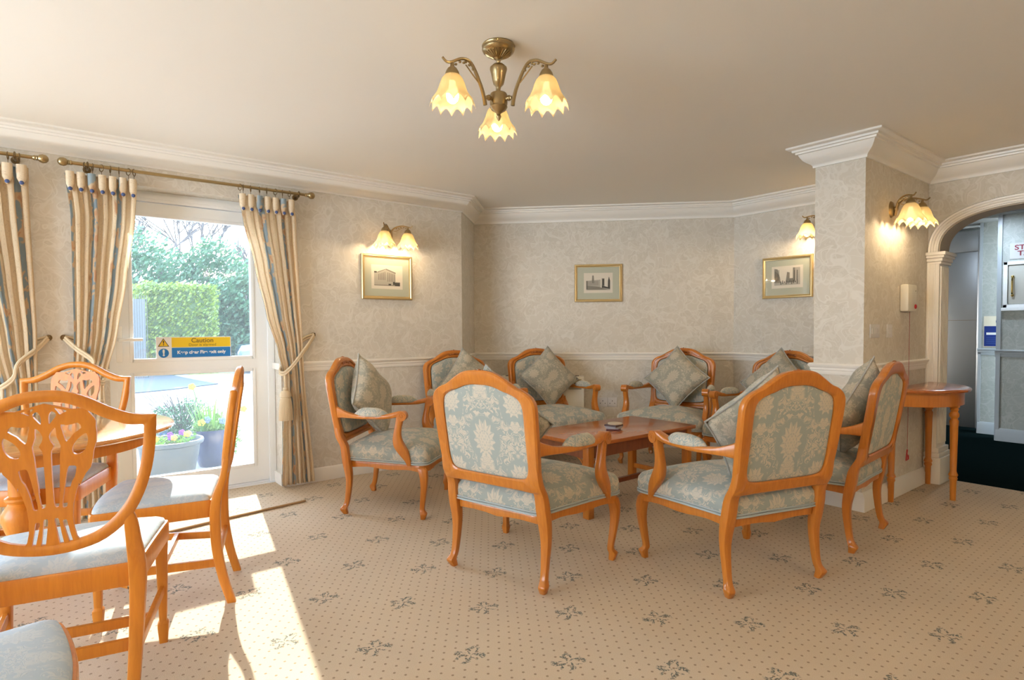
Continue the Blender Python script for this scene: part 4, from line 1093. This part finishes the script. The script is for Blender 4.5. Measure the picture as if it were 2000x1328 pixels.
b = B(); box(b, (-4.2, 8.55, 0), (-1.5, 8.75, H)); struct('wall_hall_far', b, M_wph)
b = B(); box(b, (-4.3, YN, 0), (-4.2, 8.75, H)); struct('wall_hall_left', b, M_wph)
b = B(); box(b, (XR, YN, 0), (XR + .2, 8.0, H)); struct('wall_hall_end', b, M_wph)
b = B(); box(b, (-1.642, 7.675, 0), (-1.605, 7.70, HZ)); box(b, (-1.882, 8.068, 0), (-1.855, 8.09, HZ)); struct('trim_9', b, M_hallp, 'pale corner posts of the hall walls')
for nm, a, c in (('baseboard_hall_right', (-1.63, 7.69), (XR, 7.69)), ('baseboard_hall_middle', (-1.875, 8.08), (-1.655, 8.08))):
    moulding(nm, [a, c], [(o * 1.3, z * 1.25) for o, z in BASE], M_hallp, 'pale hall skirting board on the ' + nm.split('_')[-1] + ' wall')
moulding('trim_10', [(-1.65, 7.69), (XR, 7.69)], DADO, M_hallp, 'pale hall dado rail on the right wall')
moulding('trim_11', [(-1.885, 8.08), (-1.655, 8.08)], DADO, M_hallp, 'pale hall dado rail beside the lift')
# lift
lf = thing('lift_door', 'brushed steel lift door in the hall beyond the archway', 'lift door', (-2.35, 8.5, 0))
b = B(); box(b, (-.62, -.05, 0), (.37, 0, 2.06), .003); obj('door_panel', b, M_steel, lf)
b = B(); box(b, (.37, -.075, 0), (.47, 0, 2.3), .003); box(b, (-.8, -.075, 2.06), (.37, 0, 2.3), .003); obj('surround', b, M_steel, lf)
b = B(); box(b, (-.02, -.056, 1.40), (.0, -.05, 1.50)); box(b, (-.04, -.056, 1.385), (.0, -.05, 1.41)); obj('worn_mark', b, M_brassd, lf, None)
b = B(); box(b, (-.25, -.056, 1.50), (-.2, -.05, 1.508)); box(b, (-.208, -.056, 1.47), (-.2, -.05, 1.508)); obj('worn_mark', b, M_brassd, lf, None)
b = B(); box(b, (-.62, -.052, 1.26), (.37, -.049, 1.264)); obj('seam', b, M_brassd, lf, None)
# hatch
hc = thing('hatch', 'pale grey wall hatch with a brass handle in the hall', 'hatch', (-1.59 , 7.69, 1.375))
b = B()
for lo, hi in (((0, -.03, 0), (.55, 0, .035)), ((0, -.03, .435), (.55, 0, .47)), ((0, -.03, 0), (.035, 0, .47)), ((.515, -.03, 0), (.55, 0, .47))): box(b, lo, hi, .004)
box(b, (-.01, -.045, -.03), (.56, 0, 0), .004); obj('frame', b, M_upvc, hc)
b = B(); box(b, (.04, -.018, .04), (.51, 0, .43), .002); hd = obj('door', b, Mat('hatch_door', (.50, .50, .46), .5).m, hc)
b = B(); tube(b, [(.075, -.02, .13), (.075, -.045, .15), (.075, -.048, .22), (.075, -.045, .29), (.075, -.02, .31)], .008, 8, k=3); ball(b, (.075, -.025, .125), .014); ball(b, (.075, -.025, .315), .014); obj('handle', b, M_goldb, hd)
st = thing('stop_tap_sign', 'white sign with dark red capitals above the hall hatch', 'sign', (-1.415, 7.688, 1.95))
b = B(); box(b, (-.13, -.006, -.08), (.13, 0, .08)); obj('backing', b, Mat('sign_grey', (.52, .53, .52), .5).m, st, None)
M_mar = Mat('sign_maroon', (.22, .01, .03), .5).m
obj('lettering', place_bm(text_bm('STOP', .068, bold=.0015), frameM((.0, -.007, .032), (1.15, 0, 0), (0, 0, 1), (0, -1, 0))), M_mar, st, None)
obj('lettering', place_bm(text_bm('TAP', .068, bold=.0015), frameM((.0, -.007, -.028), (1.15, 0, 0), (0, 0, 1), (0, -1, 0))), M_mar, st, None)
nb = thing('notice', 'blue notice board sign beside the lift', 'sign', (-1.75, 8.078, 1.09))
b = B(); box(b, (-.085, -.004, -.13), (.09, 0, .21)); obj('backing', b, M_plast, nb, None)
b = B(); box(b, (-.08, -.007, -.12), (.09, -.004, .10)); bl = obj('blue_panel', b, Mat('notice_blue', (.005, .03, .22), .4).m, nb, None)
b = B(); box(b, (-.06, -.009, .005), (.09, -.007, .03)); obj('white_strip', b, M_signw, bl, None)
b = B(); 
for k in range(4): box(b, (-.06, -.0085, -.03 - k * .02), (.06, -.007, -.026 - k * .02))
obj('fine_print', b, Mat('notice_lines', (.05, .12, .35), .5).m, bl, None)
b = B(); lathe(b, [(.035, 0), (.035, .003), (0, .003)], n=28); place_bm(b, frameM((.055, -.004, .15), (1, 0, 0), (0, 0, 1), (0, -1, 0))); obj('blue_disc', b, Mat('notice_blue2', (.01, .05, .30), .4).m, nb)
dl = thing('downlight', 'small round downlight in the hall ceiling', 'ceiling light', (-1.66, 7.35, HZ))
b = B(); lathe(b, [(.045, 0), (.045, -.006), (.035, -.008), (.033, 0)], n=24); obj('bezel', b, M_upvc, dl)
b = B(); lathe(b, [(.03, -.003), (0, -.003)], n=20); obj('lens', b, M_down, dl)
l = bpy.data.lights.new('hall_light', 'AREA'); l.energy = 4.0; l.size = .12; l.color = (.70, .85, 1)
o = bpy.data.objects.new('hall_light', l); COL.objects.link(o); o.location = (-1.66, 7.2, HZ - .02)

# ------------------------------------------------------------------ OUTSIDE
def ground_mat():
    M = Mat('paving', (.6, .6, .6), .9); x, y, z = M.pos()
    gx = ((x / .9).frac() - .5).abs().step(.485, .495); gy = ((y / .6).frac() - .5).abs().step(.48, .49)
    n = M.noise(M.vec(x, y), 6, 4)
    M.set('Base Color', M.mix(gx.max(gy) * .6, M.mix(n, (.21, .21, .21), (.15, .15, .15)), (.25, .25, .25))); return M.m
b = B(); box(b, (-30, -14, -.3), (XA - TH, 22, -.06)); o = obj('patio', b, ground_mat(), None, None); o['kind'] = 'structure'; o['label'] = 'pale paved patio outside the glazed door'; o['category'] = 'paving'
def leaf_mat(name, a, c):
    M = Mat(name, a, .5)
    oi = M.node('ShaderNodeNewGeometry'); x, y, z = M.pos(); n = M.noise(M.vec(x, y, z), 9, 2)
    col = M.mix(n.step(.35, .65), a, c); M.set('Base Color', col)
    tr = M.node('ShaderNodeBsdfTranslucent'); M.link(col, tr.inputs[0]); mx = M.node('ShaderNodeMixShader'); mx.inputs[0].default_value = .4
    M.link(M.b.outputs[0], mx.inputs[1]); M.link(tr.outputs[0], mx.inputs[2]); M.link(mx.outputs[0], M.nt.nodes['Material Output'].inputs[0]); return M.m
M_yg = leaf_mat('hedge_leaf', (.16, .22, .02), (.07, .13, .02)); M_dg = leaf_mat('shrub_leaf', (.025, .085, .04), (.05, .12, .055)); M_lg = leaf_mat('bright_leaf', (.12, .22, .03), (.07, .18, .035))
M_tw = Mat('twig', (.06, .05, .05), .9).m; M_soil = Mat('soil', (.05, .035, .025), .95).m
def leaf(b, p, s, rnd):
    d = Vector((rnd.gauss(0, 1), rnd.gauss(0, 1), rnd.gauss(0, 1))).normalized(); u = d.orthogonal().normalized(); w = d.cross(u)
    u = u * s; w = w * s * .45; p = Vector(p)
    b.faces.new([b.verts.new(q) for q in (p - u, p + w, p + u, p - w)])
def leaves_box(name, lo, hi, n, s, mat, seed, parent, jit=.05):
    rnd = random.Random(seed); b = B()
    for _ in range(n):
        p = [rnd.uniform(lo[i], hi[i]) for i in range(3)]; f = rnd.choice([0, 1, 2, 2, 3, 4, 4])
        if f == 0: p[1] = lo[1]
        elif f == 1: p[1] = hi[1]
        elif f == 2: p[2] = hi[2]
        elif f == 3: p[0] = lo[0]
        else: p[0] = hi[0]
        leaf(b, [c + rnd.gauss(0, jit) for c in p], s * rnd.uniform(.6, 1.2), rnd)
    return obj(name, b, mat, parent, None)
def leaves_blob(name, c, r, n, s, mat, seed, parent):
    rnd = random.Random(seed); b = B()
    for _ in range(n):
        d = Vector((rnd.gauss(0, 1), rnd.gauss(0, 1), rnd.gauss(0, 1))).normalized(); k = rnd.uniform(.55, 1.0) * (1 + .18 * sin(d.x * 5 + seed) + .15 * sin(d.z * 7 + d.y * 4))
        leaf(b, [c[i] + d[i] * r[i] * k for i in range(3)], s * rnd.uniform(.6, 1.3), rnd)
    return obj(name, b, mat, parent, None)
hg = thing('hedge', 'clipped rounded hedge with yellow green new growth', 'hedge', (-19.9, 2.85, -.06))
leaves_box('foliage', (-1.0, -.95, .05), (1.0, .95, 2.5), 12000, .065, M_yg, 1, hg, .06)
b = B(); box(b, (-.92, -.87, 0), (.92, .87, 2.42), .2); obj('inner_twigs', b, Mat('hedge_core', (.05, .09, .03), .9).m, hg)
SHR = [(-23.2, 1.9, 1.4, 1.9, 4.0, 'dark green laurel mass left behind the clipped hedge'), (-25.2, 4.6, 1.3, 2.0, 4.2, 'tall dark green shrub right behind the clipped hedge'), (-22.4, 5.3, 1.1, 1.1, 2.9, 'rounded dark shrub standing right of the clipped hedge'), (-24.6, 7.4, 1.0, 1.1, 2.0, 'low dark shrub at the right edge of the glass')]
for k, (x, y, rx, ry, h, lb) in enumerate(SHR):
    s = thing('shrub', lb, 'shrub', (x, y, -.06), 0, 'evergreen shrubs beyond the patio')
    leaves_blob('foliage', (0, 0, h * .55), (rx, ry, h * .6), 9000, .10, M_dg, 10 + k, s)
    b = B()
    for q in range(6): tube(b, [(0, 0, 0), (.2 * cos(q), .2 * sin(q), h * .4), (.7 * rx * cos(q), .7 * ry * sin(q), h * .85)], .03, 5)
    obj('stems', b, M_tw, s)
def bare_tree(x, y, h, lb, seed):
    t = thing('bare_tree', lb, 'tree', (x, y, -.06), 0, 'leafless trees behind the shrubs'); rnd = random.Random(seed); b = B()
    def br(p, d, L, r, dep):
        q = p + d * L; m = p + d * L * .5 + Vector((rnd.gauss(0, .02), rnd.gauss(0, .02), 0)) * L
        tube(b, [tuple(p), tuple(m), tuple(q)], lambda u: max(r, .028) * (1 - .35 * u), 4 if dep > 1 else 6, caps=False)
        if dep < 5:
            for k in range(3 if dep else 5):
                e = (d + Vector((rnd.gauss(0, .38), rnd.gauss(0, .38), rnd.uniform(-.05, .3)))).normalized(); br(p.lerp(q, rnd.uniform(.55, 1)), e, L * rnd.uniform(.6, .8), r * .55, dep + 1)
    br(Vector((0, 0, 0)), Vector((0, 0, 1)), h * .34, .07, 0); obj('branches', b, M_tw, t)
bare_tree(-28, 2.4, 11, 'bare branched tree behind the left shrubs', 3)
bare_tree(-29.5, 5.2, 11.5, 'bare branched tree rising above the middle shrubs', 5)
bare_tree(-28.5, 8.0, 6.5, 'small bare tree near the distant building', 9)
bl = thing('building', 'low pale building far behind the garden', 'building', (-40, 9.6, -.06))
b = B(); box(b, (0, -.4, 0), (6, 3.4, 5.0)); obj('wall', b, Mat('bldg_wall', (.50, .54, .56), .8).m, bl, None)
b = B(); box(b, (-.3, -.7, 5.0), (6.3, 3.7, 5.4)); obj('roof', b, Mat('bldg_roof', (.15, .18, .22), .8).m, bl, None)
b = B(); box(b, (6.0, .4, 2.6), (6.02, 2.6, 3.9)); obj('window', b, Mat('bldg_window', (.06, .12, .16), .2).m, bl, None)
gw = thing('garden_screen', 'grey garden panel with dark railings left of the clipped hedge', 'fence', (-18.2, 1.72, -.06))
b = B(); box(b, (-.1, -.25, 0), (0, .22, 2.1)); obj('panel', b, Mat('wall_grey', (.10, .11, .115), .9).m, gw, None)
b = B()
for k in range(10): tube(b, [(.08, -.25 + k * .055, 0), (.08, -.25 + k * .055, 2.2)], .008, 5)
obj('railing', b, M_black, gw)
# parked car, only a corner shows
cr = thing('parked_car', 'parked dark blue car at the right edge of the glass', 'car', (-18.4, 6.35, -.06), R(80))
secs = []
for x, z0, z1, w in ((-2.1, .35, .62, .78), (-2.0, .22, .82, .86), (-1.2, .2, .92, .9), (-.75, .2, .97, .9), (-.1, .2, 1.42, .66), (.9, .2, 1.45, .66), (1.6, .2, 1.0, .88), (2.05, .25, .9, .84), (2.15, .38, .7, .78)):
    secs.append([(x, -w * .95, z0), (x, -w, (z0 + min(z1, .95)) / 2), (x, -w * .93, min(z1, .95)), (x, -w * .7 if z1 > 1.1 else -w * .85, z1), (x, w * .7 if z1 > 1.1 else w * .85, z1), (x, w * .93, min(z1, .95)), (x, w, (z0 + min(z1, .95)) / 2), (x, w * .95, z0)])
b = B(); loft(b, secs); obj('body', b, Mat('car_paint', (.03, .06, .16), .2, Coat_Weight=1.0).m, cr, 30)
for x in (-1.35, 1.35):
    for y in (-.82, .82):
        b = B(); tube(b, [(x, y - .1, .31), (x, y + .1, .31)], .31, 20); obj('wheel', b, M_black, cr)
# planters
M_pot1 = Mat('grey_pot', (.028, .035, .043), .5).m; M_pot2 = Mat('blue_pot', (.028, .033, .08), .18, Coat_Weight=.8).m
p1 = thing('planter', 'large wide grey planter of pansies just outside the door', 'planter', (-5.55, .74, -.06), 0, 'planters on the patio')
b = B(); lathe(b, [(0, 0), (.16, 0), (.175, .02), (.205, .18), (.212, .20), (.225, .30), (.25, .31), (.255, .33), (.25, .345), (.235, .345), (.225, .30), (0, .29)], n=40); obj('pot', b, M_pot1, p1)
b = B(); lathe(b, [(0, .285), (.222, .29), (0, .305)], n=24); obj('soil', b, M_soil, p1)
leaves_blob('foliage', (0, 0, .32), (.20, .20, .05), 500, .02, M_lg, 21, p1)
def flowers(parent, pts, mats, r=.018):
    for k, (p, m) in enumerate(zip(pts, mats)):
        b = B()
        for q in range(5):
            a = 2 * pi * q / 5; ball(b, (p[0] + .3 * r * 0, p[1] + r * .8 * cos(a), p[2] + r * .8 * sin(a)), r * .7, 6, (.35, 1, 1))
        ball(b, (p[0] + r * .3, p[1], p[2]), r * .4, 6); obj('flower', b, m, parent)
M_fp = Mat('violet_petal', (.16, .04, .35), .6).m; M_fy = Mat('yellow_petal', (.80, .52, .03), .6).m; M_fo = Mat('orange_petal', (.80, .35, .08), .6).m; M_fb = Mat('blue_petal', (.10, .16, .50), .6).m; M_fpk = Mat('pink_petal', (.75, .30, .42), .6).m
rnd = random.Random(4)
flowers(p1, [(rnd.uniform(-.12, .15), rnd.uniform(-.18, .18), rnd.uniform(.36, .41)) for _ in range(12)], [M_fp, M_fo, M_fy, M_fp, M_fpk, M_fo, M_fy, M_fp, M_fo, M_fp, M_fy, M_fo])
p2 = thing('planter', 'tall glazed blue planter of daffodils and trailing leaves', 'planter', (-5.95, 1.13, -.06), 0, 'planters on the patio')
b = B(); lathe(b, [(0, 0), (.10, 0), (.11, .015), (.15, .15), (.172, .28), (.178, .33), (.185, .345), (.172, .345), (.165, .30), (0, .29)], n=36); obj('pot', b, M_pot2, p2)
b = B(); lathe(b, [(0, .28), (.165, .29), (0, .31)], n=24); obj('soil', b, M_soil, p2)
b = B()
for _ in range(110):
    a, r0 = rnd.uniform(0, 6.28), rnd.uniform(0, .13); h = rnd.uniform(.17, .38); t = rnd.uniform(.3, 1.3)
    p0 = Vector((r0 * cos(a), r0 * sin(a), .29)); d = Vector((cos(a) * t * .25, sin(a) * t * .25, 1)).normalized(); w = Vector((-sin(a), cos(a), 0)) * .007
    pr = None
    vs = []
    for s_ in range(4):
        q = p0 + d * h * s_ / 3 + Vector((cos(a), sin(a), 0)) * .04 * (s_ / 3) ** 2 * t; ww = w * (1 - .3 * s_)
        cur = (b.verts.new(q - ww), b.verts.new(q + ww))
        if pr: b.faces.new((pr[0], pr[1], cur[1], cur[0]))
        pr = cur
obj('leaf_blades', b, M_lg, p2, None)
leaves_blob('trailing_leaves', (.04, .17, .25), (.06, .07, .16), 350, .018, M_lg, 24, p2)
leaves_blob('foliage', (0, 0, .35), (.17, .17, .07), 500, .02, M_lg, 25, p2)
b = B(); tube(b, [(0, -.06, .3), (0, -.1, .55), (0, -.14, .72)], .004, 5); tube(b, [(.0, .1, .3), (0, .2, .45), (0, .27, .5)], .004, 5); obj('flower_stems', b, M_lg, p2)
flowers(p2, [(0, -.15, .74), (0, .285, .50), (.1, -.05, .44), (.08, .03, .46), (.1, .08, .42), (.0, -.1, .46), (.12, -.1, .42)], [M_fy, M_fy, M_fb, M_lg, M_fb, M_lg, M_fy], .022)
p3 = thing('planter', 'shallow bright blue planter with a bushy heather behind the grey one', 'planter', (-6.45, .98, -.06), 0, 'planters on the patio')
b = B(); lathe(b, [(0, 0), (.14, 0), (.17, .02), (.23, .24), (.25, .26), (.235, .26), (.22, .22), (0, .21)], n=32); obj('pot', b, Mat('bright_blue_pot', (.03, .09, .30), .2, Coat_Weight=.8).m, p3)
b = B(); lathe(b, [(0, .20), (.22, .215), (0, .23)], n=24); obj('soil', b, M_soil, p3)
leaves_blob('foliage', (0, -.02, .38), (.26, .27, .18), 2600, .016, M_dg, 31, p3)
b = B()
for _ in range(60):
    a = rnd.uniform(0, 6.28); r1 = rnd.uniform(.1, .33); tube(b, [(0, -.02, .25), (r1 * .6 * cos(a), -.02 + r1 * .6 * sin(a), .45), (r1 * cos(a), -.05 + r1 * 1.1 * sin(a), rnd.uniform(.5, .66))], .0025, 4)
obj('stems', b, M_tw, p3)
b = B(); prism(b, [(-13.5, -5), (-13.7, 1.0), (-14.1, 1.9), (-14.9, 3.0), (-15.55, 2.9), (-18.65, 2.6), (-34, 2.0), (-34, -12), (-14, -12)], lambda x, y, z: (x, y, z), -.06, -.04); o = obj('shadowed_driveway', b, Mat('shadowed_asphalt', (.014, .022, .03), .95).m, None, None); tag(o, 'drive beyond the paving, in front of the hedge, darkened with painted shadow', 'drive'); o['kind'] = 'structure'  # drive colour darkened to paint in the shadow of the hedge
# lawn patch
b = B(); prism(b, [(-18.7, 3.0), (-16.0, 2.6), (-15.6, 3.6), (-18.7, 4.1)], lambda x, y, z: (x, y, z), -.06, -.045); o = obj('lawn', b, Mat('grass', (.14, .28, .04), .9).m, None, None); tag(o, 'strip of bright lawn beyond the patio', 'lawn', kind='stuff')

# ------------------------------------------------------------------ LIGHT
sun = bpy.data.lights.new('sun', 'SUN'); sun.energy = 5.0; sun.angle = R(.55); sun.color = (1, .93, .80)
so = bpy.data.objects.new('sun', sun); COL.objects.link(so)
so.rotation_euler = Vector((1.69, -.30, -1)).to_track_quat('-Z', 'Y').to_euler()
w = bpy.data.worlds.new('world'); scene.world = w; w.use_nodes = True; nt = w.node_tree
bg = nt.nodes['Background']; bg.inputs[1].default_value = 5.2
tc = nt.nodes.new('ShaderNodeTexCoord'); sp = nt.nodes.new('ShaderNodeSeparateXYZ'); cr_ = nt.nodes.new('ShaderNodeValToRGB')
nt.links.new(tc.outputs['Generated'], sp.inputs[0]); nt.links.new(sp.outputs[2], cr_.inputs[0]); nt.links.new(cr_.outputs[0], bg.inputs[0])
cr_.color_ramp.elements[0].color = (.85, .93, 1, 1); cr_.color_ramp.elements[0].position = 0
cr_.color_ramp.elements[1].color = (.62, .77, 1, 1); cr_.color_ramp.elements[1].position = .6
l = bpy.data.lights.new('sky_portal', 'AREA'); l.shape = 'RECTANGLE'; l.size = 3.7; l.size_y = 2.0; l.cycles.is_portal = True
o = bpy.data.objects.new('sky_portal', l); COL.objects.link(o); o.location = (-2.5, YS - .25, 1.26); o.rotation_euler = Vector((0, 1, 0)).to_track_quat('-Z', 'Y').to_euler()
for y0, y1 in ((DO[0], DO[1]), (D2[0], D2[1])):
    l = bpy.data.lights.new('sky_portal', 'AREA'); l.shape = 'RECTANGLE'; l.size = 2.1; l.size_y = y1 - y0; l.cycles.is_portal = True
    o = bpy.data.objects.new('sky_portal', l); COL.objects.link(o); o.location = (XA - .3, (y0 + y1) / 2, 1.07); o.rotation_euler = Vector((1, 0, 0)).to_track_quat('-Z', 'Y').to_euler()

# ------------------------------------------------------------------ CAMERA
f, pitch, roll, yaw, hc, cy = 1138.03, .0309, -.0057, .9039, 1.1858, 678.16
fw = Vector((-sin(yaw) * cos(pitch), cos(yaw) * cos(pitch), -sin(pitch)))
r0 = Vector((cos(yaw), sin(yaw), 0)); u0 = r0.cross(fw)
r_ = cos(roll) * r0 + sin(roll) * u0; u_ = -sin(roll) * r0 + cos(roll) * u0
cam = bpy.data.cameras.new('camera'); co = bpy.data.objects.new('camera', cam); COL.objects.link(co)
cam.sensor_width = 36; cam.lens = 36 * f / 2000; cam.shift_y = (cy - 664) / 2000; cam.clip_start = .05; cam.clip_end = 200
co.matrix_world = frameM((0, 0, hc), r_, u_, -fw)
scene.camera = co
scene.view_settings.view_transform = 'Standard'; scene.view_settings.look = 'None'; scene.view_settings.gamma = 1
scene.view_settings.use_curve_mapping = False; scene.view_settings.exposure = 1.6
